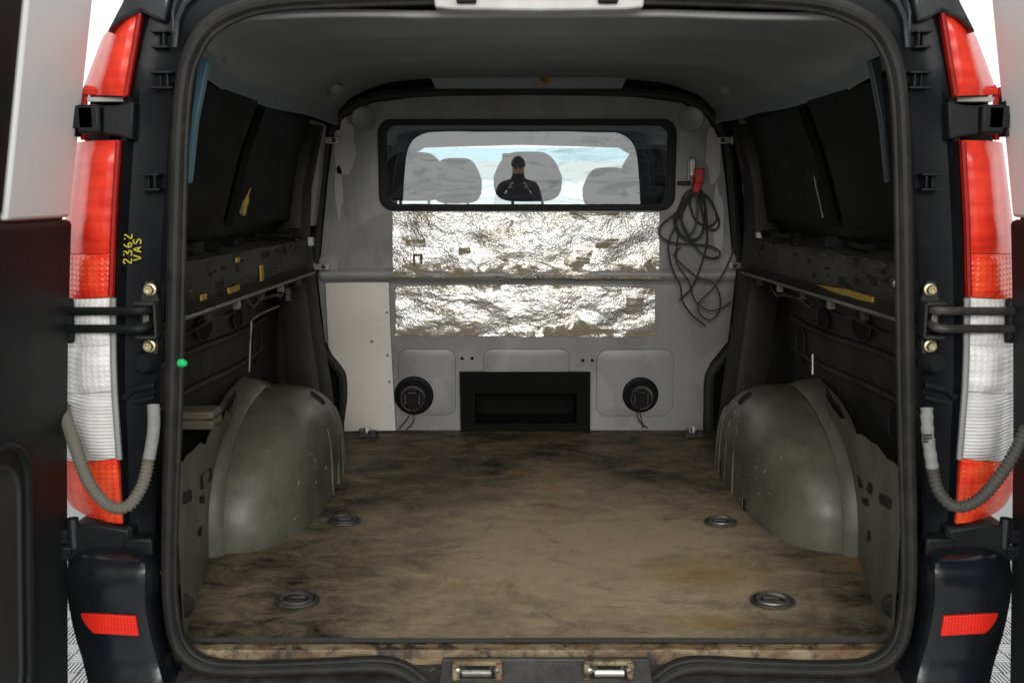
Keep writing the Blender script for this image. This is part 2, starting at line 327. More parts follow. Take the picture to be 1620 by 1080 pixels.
# ------------------------------------------------------------------ mesh helpers
class MB:
    def __init__(s): s.v = []; s.f = []
    def add(s, vs, fs):
        b = len(s.v); s.v += [tuple(v) for v in vs]; s.f += [tuple(i+b for i in f) for f in fs]; return s
    def box(s, c, d, rot=None):
        c = Vector(c); h = Vector(d)/2
        vs = [Vector((x*h.x, y*h.y, z*h.z)) for x in (-1, 1) for y in (-1, 1) for z in (-1, 1)]
        if rot is not None: vs = [rot @ v for v in vs]
        return s.add([c+v for v in vs], [(0, 1, 3, 2), (4, 6, 7, 5), (0, 4, 5, 1), (2, 3, 7, 6), (0, 2, 6, 4), (1, 5, 7, 3)])
    def tube(s, path, r, seg=8, closed=False, cap=True, rf=None):
        path = [Vector(p) for p in path]; n = len(path); rings = []; up = None
        for i, p in enumerate(path):
            a = path[(i-1) % n] if (closed or i > 0) else p
            c = path[(i+1) % n] if (closed or i < n-1) else p
            t = (c-a).normalized() if (c-a).length > 1e-9 else Vector((0, 1, 0))
            if up is None:
                up = Vector((0, 1, 0)) if abs(t.y) < .9 else Vector((1, 0, 0))
            up = (up - t*up.dot(t)).normalized(); sd = t.cross(up)
            rr = r if rf is None else rf(i)
            rings.append([p + (up*math.cos(q) + sd*math.sin(q))*rr for q in [2*math.pi*k/seg for k in range(seg)]])
        vs = [v for rg in rings for v in rg]; fs = []
        for i in range(n if closed else n-1):
            j = (i+1) % n
            for k in range(seg):
                l = (k+1) % seg; fs.append((i*seg+k, i*seg+l, j*seg+l, j*seg+k))
        if cap and not closed: fs += [tuple(range(seg))[::-1], tuple((n-1)*seg+k for k in range(seg))]
        return s.add(vs, fs)
    def grid(s, rows, close_u=False):
        n, m = len(rows), len(rows[0]); fs = []
        for i in range(n-1):
            for j in range(m if close_u else m-1):
                k = (j+1) % m
                fs.append((i*m+j, i*m+k, (i+1)*m+k, (i+1)*m+j))
        return s.add([v for r in rows for v in r], fs)
    def prism(s, pts, off):
        off = Vector(off); n = len(pts); vs = [Vector(p) for p in pts]; vs += [p+off for p in vs]
        fs = [tuple(range(n)), tuple(range(2*n-1, n-1, -1))] + [(i, i+n, (i+1) % n+n, (i+1) % n) for i in range(n)]
        return s.add(vs, fs)
    def lathe(s, c, axis, prof, seg=28):
        c = Vector(c); ax = Vector(axis).normalized(); u = ax.orthogonal().normalized(); w = ax.cross(u)
        rows = [[c + ax*h + (u*math.cos(2*math.pi*k/seg) + w*math.sin(2*math.pi*k/seg))*max(r, 1e-5) for k in range(seg)] for r, h in prof]
        return s.grid(rows, True)
    def build(s, name, mat, parent=None, smooth=35, bevel=0, seg=2, solid=0, label=None, mesh=None):
        me = bpy.data.meshes.new(name); me.from_pydata(s.v, [], s.f); me.validate()
        bm = bmesh.new(); bm.from_mesh(me); bmesh.ops.remove_doubles(bm, verts=bm.verts, dist=1e-6); bmesh.ops.recalc_face_normals(bm, faces=bm.faces); bm.to_mesh(me); bm.free()
        return finish(me, name, mat, parent, smooth, bevel, seg, solid, label)
def finish(me, name, mat, parent=None, smooth=35, bevel=0, seg=2, solid=0, label=None):
    if mat: me.materials.append(mat)
    if smooth:
        me.polygons.foreach_set('use_smooth', [True]*len(me.polygons)); me.set_sharp_from_angle(angle=math.radians(smooth))
    o = bpy.data.objects.new(name, me); COL.objects.link(o)
    if parent: o.parent = parent
    if solid:
        md = o.modifiers.new('solid', 'SOLIDIFY'); md.thickness = solid; md.offset = 0
    if bevel:
        md = o.modifiers.new('bevel', 'BEVEL'); md.width = bevel; md.segments = seg; md.limit_method = 'ANGLE'; md.angle_limit = math.radians(40)
    if label: o['label'] = label
    return o
def plate(name, outlines, tf, thick, mat, parent=None, bevel=0, label=None, smooth=35):
    """flat sheet with holes: outlines in (u, v), tf maps (u, v, w) to the place"""
    cu = bpy.data.curves.new('tmp', 'CURVE'); cu.dimensions = '2D'; cu.fill_mode = 'BOTH'; cu.extrude = max(thick/2-bevel, 0.0); cu.bevel_depth = bevel; cu.bevel_resolution = 1
    cu.offset = -bevel
    for ol in outlines:
        sp = cu.splines.new('POLY'); sp.points.add(len(ol)-1); sp.use_cyclic_u = True
        for i, (u, v) in enumerate(ol): sp.points[i].co = (u, v, 0, 1)
    o = bpy.data.objects.new('tmp', cu); COL.objects.link(o)
    dg = bpy.context.evaluated_depsgraph_get(); me = bpy.data.meshes.new_from_object(o.evaluated_get(dg))
    bpy.data.objects.remove(o); bpy.data.curves.remove(cu)
    for v in me.vertices: v.co = tf(*v.co)
    bm = bmesh.new(); bm.from_mesh(me); bmesh.ops.remove_doubles(bm, verts=bm.verts, dist=1e-6); bmesh.ops.recalc_face_normals(bm, faces=bm.faces); bm.to_mesh(me); bm.free()
    me.name = name; me.materials.clear()
    return finish(me, name, mat, parent, smooth, 0, 2, 0, label)
def xz(Y): return lambda u, v, w: (u, Y-w, v)
def rrect(x0, x1, z0, z1, r, n=5):
    pts = []
    for cx, cz, a in ((x1-r, z1-r, 0), (x0+r, z1-r, 90), (x0+r, z0+r, 180), (x1-r, z0+r, 270)):
        for k in range(n+1):
            q = math.radians(a + 90*k/n); pts.append((cx+r*math.cos(q), cz+r*math.sin(q)))
    return pts
def pxz(lst, Y): return [(P(a, b, Y).x, P(a, b, Y).z) for a, b in lst]
def spline(pts, n=8, closed=False):
    pts = [Vector(p) for p in pts]; out = []; m = len(pts)
    for i in range(m if closed else m-1):
        if closed: a, b, c, d = pts[(i-1) % m], pts[i], pts[(i+1) % m], pts[(i+2) % m]
        else: a, b, c, d = pts[max(i-1, 0)], pts[i], pts[i+1], pts[min(i+2, m-1)]
        for k in range(n):
            t = k/n
            out.append(.5*((2*b) + (c-a)*t + (2*a-5*b+4*c-d)*t*t + (3*b-a-3*c+d)*t**3))
    if not closed: out.append(pts[-1])
    return out
def mx(p): return Vector((-p[0], p[1], p[2]))
def lerp(tab, x):
    if x <= tab[0][0]: return tab[0][1]
    for (a, b), (c, d) in zip(tab, tab[1:]):
        if x <= c: return b + (d-b)*(x-a)/(c-a)
    return tab[-1][1]
def empty(name, loc, label, cat, group=None):
    o = bpy.data.objects.new(name, None); COL.objects.link(o); o.location = loc; o['label'] = label; o['category'] = cat
    if group: o['group'] = group
    return o

# ------------------------------------------------------------------ setting: studio floor of ribbed tiles
def ground_mat():
    m, nt, b = nodes_of('studio_floor'); v = coords(nt)
    nt.links.new(mix(nt, noise_n(nt, v, 3, 6), (.22, .22, .22), (.30, .30, .30)), b.inputs['Base Color']); b.inputs['Roughness'].default_value = .6
    return m
ground = MB().grid([[(x, y, 0) for x in (-14, -5, 0, 5, 14)] for y in (-10, 0, 3, 6, 12)]).build('ground', ground_mat(), smooth=0); ground['kind'] = 'structure'
ground['label'] = 'grey studio floor of ribbed plastic tiles under the van'
tile_m = paint('tile_plastic', (.55, .55, .55), .5, dirt=(.42, .42, .42), amount=.5, scale=5)
tb = MB(); n = 6; TS = .40; q = TS/n
for i in range(n):
    for j in range(n):
        cx, cy = -TS/2 + (i+.5)*q, -TS/2 + (j+.5)*q
        for k in range(5):
            o_ = (k-2)*q/5.4
            if (i+j) % 2: tb.box((cx, cy+o_, .010), (q*.94, q*.095, .012))
            else: tb.box((cx+o_, cy, .010), (q*.095, q*.94, .012))
proto = None
for sx in (-1, 1):
    for i in range(3):
        for j in range(10):
            x, y = sx*(.80 + i*.402), 1.30 + j*.402
            if proto is None: proto = tb.build('floor_tile', tile_m, ground, smooth=0); t = proto
            else: t = proto.copy(); COL.objects.link(t); t.parent = ground
            t.location = (x, y, 0.0)

# ------------------------------------------------------------------ the van
van = empty('van', (0, 2.5, 0), 'black cargo van seen through its open rear doors, worn empty load bay', 'van')
VL = Vector((0, -2.5, 0))
class VanRoot: pass
def VP(o):          # parent to the van keeping world coordinates
    o.parent = van; o.location = Vector(o.location) + VL; return o

# --- door seal
seal_px = [(855, -14), (1000, -11), (1200, -4), (1290, 3), (1345, 18), (1385, 42), (1408, 75), (1422, 120), (1429, 200), (1433, 350), (1435, 500),
           (1437, 650), (1440, 800), (1441, 900), (1437, 970), (1424, 1022), (1392, 1052), (1330, 1061), (1200, 1058), (1110, 1055), (1068, 1064), (1035, 1086), (1000, 1096), (855, 1100)]
half = [P(a, b, YD) for a, b in seal_px]
half[0].x = 0; half[-1].x = 0
loop = half + [mx(p) for p in half[-2:0:-1]]
loop_s = spline(loop, 5, True)
cz = 1.16
def inset(p, d, dy): 
    c = Vector((p.x*.55, p.y, cz + (p.z-cz)*.55)); v = (c-p); v.y = 0; v.normalize()
    return p + v*d + Vector((0, dy, 0))
mb = MB(); mb.tube(loop_s, .0125, 10, True); mb.tube([inset(p, .015, .004) for p in loop_s], .0065, 8, True)
mb.tube([inset(p, -.012, .010) for p in loop_s], .0065, 6, True)
VP(mb.build('door_seal', rubber, label='dark grey rubber seal round the rear opening'))
# --- steel flange behind the seal
rows = [[inset(p, d, dy) for p in loop_s] for d, dy in ((-.02, .02), (.010, .02), (.010, .035), (-.030, .08), (-.060, .13))]
flange = VP(MB().grid(rows, True).build('door_frame', dark_body))

# --- rear pillars, lamps, hinges: right side in place, left side mirrored
in_tab = [(-40, 1180), (-10, 1270), (10, 1330), (30, 1375), (60, 1408), (100, 1424), (160, 1432), (350, 1442), (500, 1449), (650, 1455), (800, 1459), (900, 1460), (960, 1457), (1010, 1445), (1045, 1425), (1080, 1400), (1110, 1390)]
out_tab = [(-40, 1498), (-10, 1500), (14, 1492), (80, 1501), (152, 1514), (222, 1525), (350, 1532), (470, 1535), (600, 1534), (725, 1524), (828, 1520), (900, 1510), (1000, 1500), (1110, 1490)]
lin = [(15, 1490), (80, 1500), (152, 1512), (222, 1523), (350, 1530), (470, 1533), (600, 1531), (725, 1521), (790, 1516), (828, 1512)]
lout = [(15, 1512), (58, 1545), (100, 1561), (152, 1580), (222, 1586), (350, 1602), (470, 1613), (600, 1616), (725, 1614), (770, 1607), (800, 1590), (828, 1570)]
def mir(mbv, s): 
    if s < 0: mbv.v = [(-a, b, c) for a, b, c in mbv.v]
    return mbv
def lens(s, y0, y1, name, mat, parent, tilt0=0, tilt1=0, bulge=.012):
    rows = []
    for i in range(13):
        t = i/12; row = []
        for k in range(11):
            u = k/10
            py = (y0 + tilt0*u)*(1-t) + (y1 + tilt1*u)*t
            a = P(lerp(lin, py), py, 1.945); b = P(lerp(lout, py), py, 2.05)
            p = a.lerp(b, u)
            p.y = 1.945 + .105*u**2.0 - bulge*math.sin(math.pi*min(u*1.6, 1))*min(1, 6*t, 6*(1-t))
            row.append(p)
        rows.append(row)
    m = MB().grid(rows)
    rim = [rows[0][k] for k in range(11)] + [r[-1] for r in rows[1:]] + [rows[-1][k] for k in range(9, -1, -1)] + [r[0] for r in rows[-2:0:-1]]
    m.grid([rim, [p + Vector((-.004, .05, 0)) for p in rim]], True)
    return mir(m, s).build(name, mat, parent, smooth=50)
def strokes(s):
    pass
for s in (1, -1):
    rows = []
    for py in [-40, -25, -10, 0, 10, 20, 30, 45, 60, 80, 100, 130, 160, 220, 290, 350, 420, 500, 560, 600, 650, 700, 760, 800, 850, 900, 930, 960, 985, 1010, 1030, 1045, 1065, 1080, 1110]:
        a, b = lerp(in_tab, py), lerp(out_tab, py)
        rec = .018 if 150 < py < 860 else 0.006
        row = []
        for u, dy in ((0, .0), (.10, .004), (.16, rec), (.5, rec+.004), (.78, rec+.002), (.86, .004), (1.0, .016), (1.04, .07)):
            p = P(a+(b-a)*u, py, 1.945); p.y += dy; row.append(p)
        rows.append(row)
    pil = VP(mir(MB().grid(rows), s).build('rear_pillar', pillar_m, smooth=30))
    # roof corner cap, glossy
    m = MB(); pts = [(1440, -30), (1508, -30), (1522, 5), (1546, 52), (1520, 30), (1490, 18), (1470, 30), (1452, 36)]
    m.prism([P(a, b, 1.93) for a, b in pts], (0, .10, 0))
    mir(m, s).build('roof_corner', black_gloss, pil, bevel=.006)
    # weld seam strip beside it
    m = MB(); m.tube([P(a, b, 1.938) for a, b in ((1392, -20), (1420, 5), (1432, 30), (1436, 75))], .005, 6); m.tube([P(a, b, 1.938) for a, b in ((1405, -10), (1432, -6), (1440, 20), (1437, 60))], .0035, 6)
    mir(m, s).build('roof_seam', black_gloss, pil)
    for px, py, w, h in ((1456, 64, 26, 24), (1452, 128, 36, 24), (1470, 288, 34, 24)):
        m = MB(); k = .00118
        c = P(px, py, 1.948)
        for dz in (-1, 1): m.box(c + Vector((0, -.004, dz*h*k/2)), (w*k, .028, .004))
        m.box(c + Vector((-w*k*.25, -.002, 0)), (.004, .022, h*k)); m.box(c + Vector((w*k*.12, .004, 0)), (.003, .016, h*k))
        mir(m, s).build('trim_clip', black_trim, pil, bevel=.001)
    # moulded relief below the check strap
    m = MB(); m.tube([P(a, b, 1.955) for a, b in ((1462, 610), (1478, 612), (1500, 618), (1512, 630))], .006, 6)
    mir(m, s).build('moulding', black_trim, pil); m = MB(); m.tube([P(a, b, 1.955) for a, b in ((1462, 628), (1480, 634), (1498, 636))], .005, 6)
    mir(m, s).build('moulding', black_trim, pil); m = MB(); m.lathe(P(1474, 572, 1.955), (.2, -1, 0), [(0, .02), (.018, .02), (.026, .0)], 12); mir(m, s).build('moulding', black_trim, pil)
    m = MB(); m.box(P(1480, 860, 1.95), (.06, .05, .04)); m.box(P(1500, 845, 1.96), (.03, .05, .05))
    mir(m, s).build('moulding', black_trim, pil, bevel=.006)
    # bolts and nuts low on the frame
    for a, b in ((1452, 903), (1456, 930)): mir(MB().lathe(P(a, b, 1.945), (0, -1, 0), [(0, .014), (.006, .012), (.007, 0)], 10), s).build('frame_screw', brass, pil)

    # lamp
    lamp = VP(mir(MB().prism([P(a, b, 2.06) for a, b in ((1500, 30), (1530, 60), (1562, 150), (1586, 350), (1594, 470), (1594, 700), (1575, 785), (1525, 805), (1540, 600), (1540, 470), (1532, 222))], (0, .12, 0)), s).build('tail_light', black_trim))
    lens(s, 15, 152, 'red_lens', red_lens, lamp, tilt0=42, tilt1=2).location = -VL + VL*1 if False else (0, 0, 0)
    for o_ in (lens(s, 222, 400, 'red_lens', red_lens, lamp, tilt0=4), lens(s, 401, 470, 'prism_lens', red_prism, lamp, bulge=.010),
               lens(s, 471, 545, 'clear_lens', clear_plain, lamp, bulge=.008), lens(s, 545.5, 618, 'clear_lens', clear_plain, lamp, bulge=.012), lens(s, 619, 724, 'ribbed_lens', clear_lens, lamp),
               lens(s, 725, 828, 'red_lens', red_prism, lamp, tilt1=-30, bulge=.008)): pass
    # red surround of the hinge gap
    m = MB(); m.tube([P(a, b, yy) for a, b, yy in ((1512, 150, 1.95), (1545, 142, 1.975), (1573, 138, 1.99), (1575, 160, 1.99), (1577, 222, 1.99))], .006, 6)
    m.box(P(1545, 146, 1.985), (.075, .02, .012)); m.box(P(1578, 180, 1.995), (.008, .02, .10))
    mir(m, s).build('gap_surround', red_lens, lamp, bevel=.002)
    m = MB(); m.box(P(1540, 158, 1.985), (.07, .02, .008)); mir(m, s).build('gap_plate', trim_grey, lamp)
    m = MB(); m.tube([P(lerp(lin, py)+1, py, 1.941) for py in (224, 280, 340, 400, 440, 468)], .005, 6); m.tube([P(lerp(lin, py)+1, py, 1.941) for py in (18, 60, 100, 150)], .005, 6); mir(m, s).build('lens_rim', red_dark, lamp)
    # grey bezel beside the clear part
    m = MB(); m.tube([P(lerp(lin, py)-3, py, 1.943) for py in (472, 520, 570, 620, 670, 700, 726)], .0065, 6); mir(m, s).build('bezel', pillar_grey, lamp)

    # upper hinge
    hin = VP(mir(MB().prism([P(a, b, 1.935) for a, b in ((1500, 160), (1524, 166), (1550, 168), (1550, 212), (1524, 216), (1502, 222))], (0, .06, 0)), s).build('door_hinge', black_trim, bevel=.004))
    m = MB(); m.box(P(1563, 190, 1.955), (.045, .05, .055)); mir(m, s).build('hinge_knuckle', black_trim, hin, bevel=.006)
    m = MB(); m.box(P(1578, 186, 1.94), (.04, .02, .042)); m.box(P(1592, 172, 1.955), (.018, .03, .05)); m.box(P(1594, 204, 1.955), (.02, .03, .03))
    m.tube([P(1590, 130, 1.96), P(1597, 140, 1.96), P(1597, 170, 1.96)], .004, 6); mir(m, s).build('hinge_arm', black_trim, hin, bevel=.004)
    # lower hinge
    hin = VP(mir(MB().prism([P(a, b, 1.93) for a, b in ((1500, 838), (1560, 828), (1596, 832), (1598, 882), (1560, 888), (1510, 880))], (0, .07, 0)), s).build('door_hinge', black_trim, bevel=.006))
    m = MB(); m.box(P(1600, 846, 1.945), (.045, .03, .03)); m.box(P(1602, 872, 1.945), (.05, .03, .03)); m.lathe(P(1590, 842, 1.935), (0, 0, 1), [(.012, -.03), (.012, .03)], 12); mir(m, s).build('hinge_arm', black_gloss, hin, bevel=.004)

    # door check strap: mounting shell, two rods, bolts
    chk = VP(mir(MB(), s).box((0, 0, 0), (0, 0, 0)).build('check_strap', black_trim)) if False else None
    m = MB(); c = P(1472, 505, 1.945)
    w, h = .040, .066
    m.box(c + Vector((-w/2, -.012, 0)), (.006, .034, h)); m.box(c + Vector((0, -.012, h/2)), (w, .034, .007)); m.box(c + Vector((0, -.012, -h/2)), (w, .034, .007)); m.box(c + Vector((w/2, -.006, .02)), (.006, .022, h*.35))
    m.prism([c + Vector((-.020, .004, h/2+.0)), c + Vector((.020, .004, h/2)), c + Vector((.008, .004, h/2+.042)), c + Vector((-.010, .004, h/2+.042))], (0, .012, 0))
    m.prism([c + Vector((-.020, .004, -h/2)), c + Vector((.020, .004, -h/2)), c + Vector((.010, .004, -h/2-.038)), c + Vector((-.012, .004, -h/2-.038))], (0, .012, 0))
    chk = VP(mir(m, s).build('check_strap', rubber_dk, bevel=.003))
    m = MB(); m.box(c + Vector((.004, .010, 0)), (.036, .006, .056)); mir(m, s).build('pocket', hole_m, chk)
    m = MB(); m.box(c + Vector((.002, -.006, .0)), (.013, .02, .030)); m.lathe(c + Vector((.012, -.012, .012)), (0, -1, 0), [(0, .004), (.004, .003), (.005, 0)], 8); mir(m, s).build('catch', dull_metal, chk, bevel=.002)
    m = MB()
    for py in (491, 519):
        pts = [P(1470, py+ (0 if py < 500 else -6), 1.935), P(1485, py, 1.91), P(1510, py+1, 1.91), P(1560, py+1, 1.93), P(1616, py+1, 1.965)]
        m.tube(spline(pts, 5), .0085, 10)
    mir(m, s).build('strap_rod', grimy if s > 0 else black_trim, chk)
    m = MB(); m.box(P(1603, 507, 1.975), (.036, .03, .090)); mir(m, s).build('strap_bracket', black_trim, chk, bevel=.008)
    for py in (458, 547):
        m = MB(); c2 = P(1471, py, 1.945); m.lathe(c2, (0, -1, 0), [(0, .010), (.004, .010), (.0045, .014), (.008, .014), (.0095, .005), (.0125, .004), (.0125, -.006)], 14); mir(m, s).build('bolt', brass, chk)

# hand painted yellow number on the left pillar, read with the head tilted left
glyph = {'2': [[(0, .75), (.2, 1), (.55, .95), (.6, .7), (.1, .05), (.7, 0)]], '3': [[(.05, .95), (.5, 1), (.6, .75), (.25, .52), (.65, .35), (.5, .02), (0, .05)]],
         '6': [[(.55, 1), (.15, .65), (.05, .2), (.35, 0), (.62, .2), (.45, .45), (.1, .3)]], 'V': [[(0, 1), (.3, 0), (.65, 1)]], 'A': [[(0, 0), (.35, 1), (.65, 0)], [(.12, .35), (.55, .38)]],
         'S': [[(.6, .95), (.2, 1), (.1, .65), (.55, .45), (.5, .05), (0, .05)]]}
m = MB()
def write(txt, px0, py0, hgt, adv):
    for i, ch in enumerate(txt):
        for st in glyph[ch]:
            pts = [P(px0 - y*hgt + random.uniform(-.4, .4), py0 - i*adv - x*adv*.9 + random.uniform(-.4, .4), 1.950) for x, y in st]
            m.tube([p + Vector((0, -.0005, 0)) for p in spline(pts, 4)], .0013, 5)
write('2362', 206, 418, 13, 13); write('VAS', 221, 412, 12, 13)
VP(m.build('painted_number', yellow_paint, label='hand painted yellow number 2362 VAS on black pillar'))
for p in list(van.children):
    if p.name.startswith('painted_number'):
        p.location.y += .008

# conduits between pillar and doors
def corr(path, r, pitch, name, mat, label=None):
    pts = spline(path, 10); L = [0]
    for a, b in zip(pts, pts[1:]): L.append(L[-1] + (b-a).length)
    n = int(L[-1]/pitch*4); out = []; j = 0
    for i in range(n+1):
        d = L[-1]*i/n
        while j < len(L)-2 and L[j+1] < d: j += 1
        t = (d-L[j])/max(1e-9, L[j+1]-L[j]); out.append(pts[j].lerp(pts[j+1], t))
    return MB().tube(out, r, 12, rf=lambda i: r*(1.0 if i % 4 in (0, 1) else .84)).build(name, mat, label=label)
c = VP(corr([P(a, b, y) for a, b, y in ((236, 720, 1.89), (226, 765, 1.875), (202, 800, 1.86), (170, 798, 1.85), (140, 762, 1.85), (122, 715, 1.88), (109, 675, 1.93), (98, 640, 1.985))], .0125, .0075, 'cable_conduit', conduit_tan, 'dusty tan corrugated conduit between left door and pillar'))
m = MB(); m.tube(spline([P(243, 640, 1.90), P(243, 680, 1.885), P(236, 725, 1.878)], 8), .0125, 12, rf=lambda i: .0118); 
m.build('fleece_sleeve', fleece, c)
c = VP(corr([P(a, b, y) for a, b, y in ((1474, 735, 1.89), (1484, 775, 1.875), (1508, 800, 1.86), (1540, 795, 1.85), (1570, 768, 1.85), (1600, 725, 1.85), (1625, 675, 1.85))], .0125, .0095, 'cable_conduit', conduit_dk, 'dark ribbed conduit between right door and pillar'))
m = MB(); m.tube(spline([P(1466, 645, 1.90), P(1468, 690, 1.885), P(1475, 740, 1.878)], 8), .0125, 12, rf=lambda i: .0125 - .0008*(i % 3)); m.build('fleece_sleeve', fleece, c)
m = MB(); 
for k in range(3): m.tube([P(1461+q, 688+k*5, 1.874) for q in (0, 6, 13)], .0022, 6)
m.build('cable_tie', cable_m, c)

# --- roof trim above the opening
m = MB(); m.prism([P(a, b, 1.905) for a, b in ((684, -20), (1022, -20), (1018, 12), (990, 15), (855, 17), (716, 15), (688, 12))], (0, .07, 0))
rt = VP(m.build('roof_trim', trim_grey, bevel=.004, label='pale grey plastic trim on the rear roof edge'))
for px in (738, 962):
    m = MB(); m.box(P(px, -1, 1.90), (.036, .02, .014)); m.build('clip', hole_m, rt, bevel=.002)
# --- headliner
rows = []
for i in range(40):
    t = i/39; Y = 1.965 + (3.84-1.965)*t
    hw = .690 + .050*min(1, t*4) - .03*max(0, (t-.6)/.4)
    ztop = 1.833 + .030*min(1, t*5) + .050*t
    zed = 1.742 - .012*math.sin(math.pi*min(1, t*1.4)) + .0*t
    row = []; e = .36 + .22*min(1, t*3)
    for k in range(65):
        ph_ = math.pi*k/64; cs, sn = -math.cos(ph_), math.sin(ph_)
        u = math.copysign(abs(cs)**e, cs); a = abs(u)
        z = zed + (ztop-zed)*max(sn, 0)**e
        z -= .010*math.exp(-((t-.28)/.03)**2)*(1-a**6) + .008*math.exp(-((t-.62)/.03)**2)*(1-a**6)
        z += .006*noise.noise(Vector((u*2.5, t*6, 0)))
        z += -.02*max(0, (a-.72)/.28)*(.5+.5*math.sin(t*13+ (0 if u < 0 else .6)))*(a < .985)*min(1, t*8)
        row.append(Vector((hw*u, Y, z)))
    rows.append(row)
liner = VP(MB().grid(rows).build('headliner', liner_m, smooth=60, label='grey moulded roof lining'))
m = MB(); m.tube([r + Vector((0, -.004, -.003)) for r in rows[0]], .008, 8); m.build('edge_lip', pillar_grey, liner)
m = MB(); m.prism([P(a, b, 3.79) for a, b in ((680, 121), (992, 121), (985, 140), (688, 140))], (0, .05, 0)); m.build('rear_rib', liner_m, liner, bevel=.005)
m = MB(); 
for px, py, Y in ((530, 152, 3.5), (1150, 150, 3.5)):
    m = MB(); m.lathe(P(px, py-4, Y), (0, -.3, -1), [(0, .01), (.02, .008), (.03, -.02)], 16); m.build('lining_plug', liner_m, liner)
m = MB(); p = P(862, 128, 3.77)
for k in range(6): m.box(p + Vector((random.uniform(-.03, .03), -.004, random.uniform(-.01, .01))), (.022, .006, .007), Matrix.Rotation(random.uniform(-1, 1), 3, 'Y'))
m.build('glue_blob', yellow_m, liner)
# outer roof skin (keeps the light out)
rows = [[Vector((x, y, z)) for x, z in ((-.90, 1.62), (-.83, 1.80), (-.70, 1.90), (0, 1.96), (.70, 1.90), (.83, 1.80), (.90, 1.62))] for y in (2.02, 2.6, 3.4, 4.2, 5.0, 5.6)]
VP(MB().grid(rows).build('roof', black_gloss, smooth=60))

# --- cargo floor
m = MB(); rows = []
ysill = F(855, 1008, ZF).y
rows = [[Vector((x, ysill + (3.9-ysill)*j/24, ZF + .0015*noise.noise(Vector((x*3, j*.4, 0))))) for x in [-.86 + 1.72*i/24 for i in range(25)]] for j in range(25)]
m.grid(rows)
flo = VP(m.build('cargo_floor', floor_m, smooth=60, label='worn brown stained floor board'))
MB().grid([[p + Vector((0, -.001, .0005)) for p in rows[0]], [p - Vector((0, .003, .009)) for p in rows[0]]]).build('board_edge', rubber_dk, flo)
# sill: rusty edge strip, dark step, latch plate
ya = ysill
prof = [(ya+.02, ZF-.018), (ya-.006, ZF-.018), (ya-.008, ZF-.011), (ya-.030, ZF-.013), (ya-.033, ZF-.02), (ya-.036, ZF-.045)]
VP(MB().grid([[Vector((-.76 + 1.52*i/40, y, z + .0015*noise.noise(Vector((i*.5, y*40, 3))))) for i in range(41)] for y, z in prof]).build('sill_strip', sill_m, smooth=50, label='rusty pale metal edging strip along the floor edge'))
prof = [(ya-.034, ZF-.042), (ya-.055, ZF-.045), (ya-.075, ZF-.050), (1.90, ZF-.055), (1.885, ZF-.09), (1.88, ZF-.25)]
sill = VP(MB().grid([[Vector((-.80 + 1.60*i/60, y, z + .003*noise.noise(Vector((i*.35, y*20, 8))))) for i in range(61)] for y, z in prof]).build('sill_step', grimy, smooth=50))
for px in (755, 962):
    c = P(px, 1058, 1.888)
    m = MB(); m.box(c + Vector((0, .0, .0)), (.098, .016, .040)); lat_m = grimy; m.box(c + Vector((-.044, -.006, .0)), (.012, .02, .036)); m.box(c + Vector((.044, -.006, 0)), (.014, .02, .036)); lt = m.build('latch_striker', sill_m, sill, bevel=.004)
    m = MB(); m.box(c + Vector((0, -.0065, -.002)), (.072, .006, .028)); m.build('striker_recess', hole_m, sill)
    c = c + Vector((0, -.012, .004))
    m = MB(); m.tube([c + Vector((x, y, z)) for x, y, z in ((-.028, .012, 0), (-.026, -.012, 0), (.026, -.012, 0), (.028, .012, 0))], .008, 10); m.build('striker_bar', bright_metal if px > 800 else dull_metal, sill)
    for dx in (-.038, .040):
        m = MB(); m.lathe(c + Vector((dx, .002, 0)), (0, -1, 0), [(0, .008), (.006, .006), (.008, 0)], 10); m.build('striker_bolt', bright_metal if dx < 0 else dull_metal, sill)
m = MB(); m.prism([P(a, b, 1.895) for a, b in ((700, 1042), (1028, 1042), (1036, 1110), (690, 1110))], (0, .012, 0)); m.build('latch_plate', grimy, sill, bevel=.003)
m = MB()
for k in range(60):
    c = Vector((random.uniform(-.62, .66), random.uniform(ya-.07, ya-.036), ZF-.042)); 
    m.box(c, (random.uniform(.003, .02), .002, .002), Matrix.Rotation(random.uniform(0, 3), 3, 'Z') @ Matrix.Rotation(random.uniform(-.5, .5), 3, 'Y'))
d = m.build('debris', wood_m, sill); d['kind'] = 'stuff'

# tie-down rings
for px, py, w in ((470, 952, 62), (1222, 953, 66), (545, 826, 48), (1140, 828, 52)):
    p = F(px, py, ZF); k = .046 if py > 900 else .042
    m = MB(); seg = 28; prof = [(1.12, .000), (1.10, .005), (.98, .006), (.90, .001), (.70, -.004), (0, -.006)]
    rows = [[p + Vector((k*r*math.cos(2*math.pi*i/seg), .85*k*r*math.sin(2*math.pi*i/seg), .004 + h)) for i in range(seg)] for r, h in prof]
    td = VP(m.grid(rows, True).build('tie_down', grimy, smooth=45))
    m = MB(); ang = random.uniform(-.4, .4)
    ringp = [p + Vector((k*.72*math.cos(q)*1.05, k*.5*math.sin(q)-.008, .009 + .008*max(0, math.sin(q+ang)))) for q in [2*math.pi*i/24 for i in range(24)]]
    m.tube(ringp, .0048, 8, True); m.build('ring', grimy if px < 600 else dull_metal, td)
    m = MB(); m.box(p + Vector((0, .016, .006)), (.04, .014, .010)); m.box(p + Vector((0, -.012, .003)), (.022, .014, .008)); m.build('clasp', grimy, td, bevel=.003)
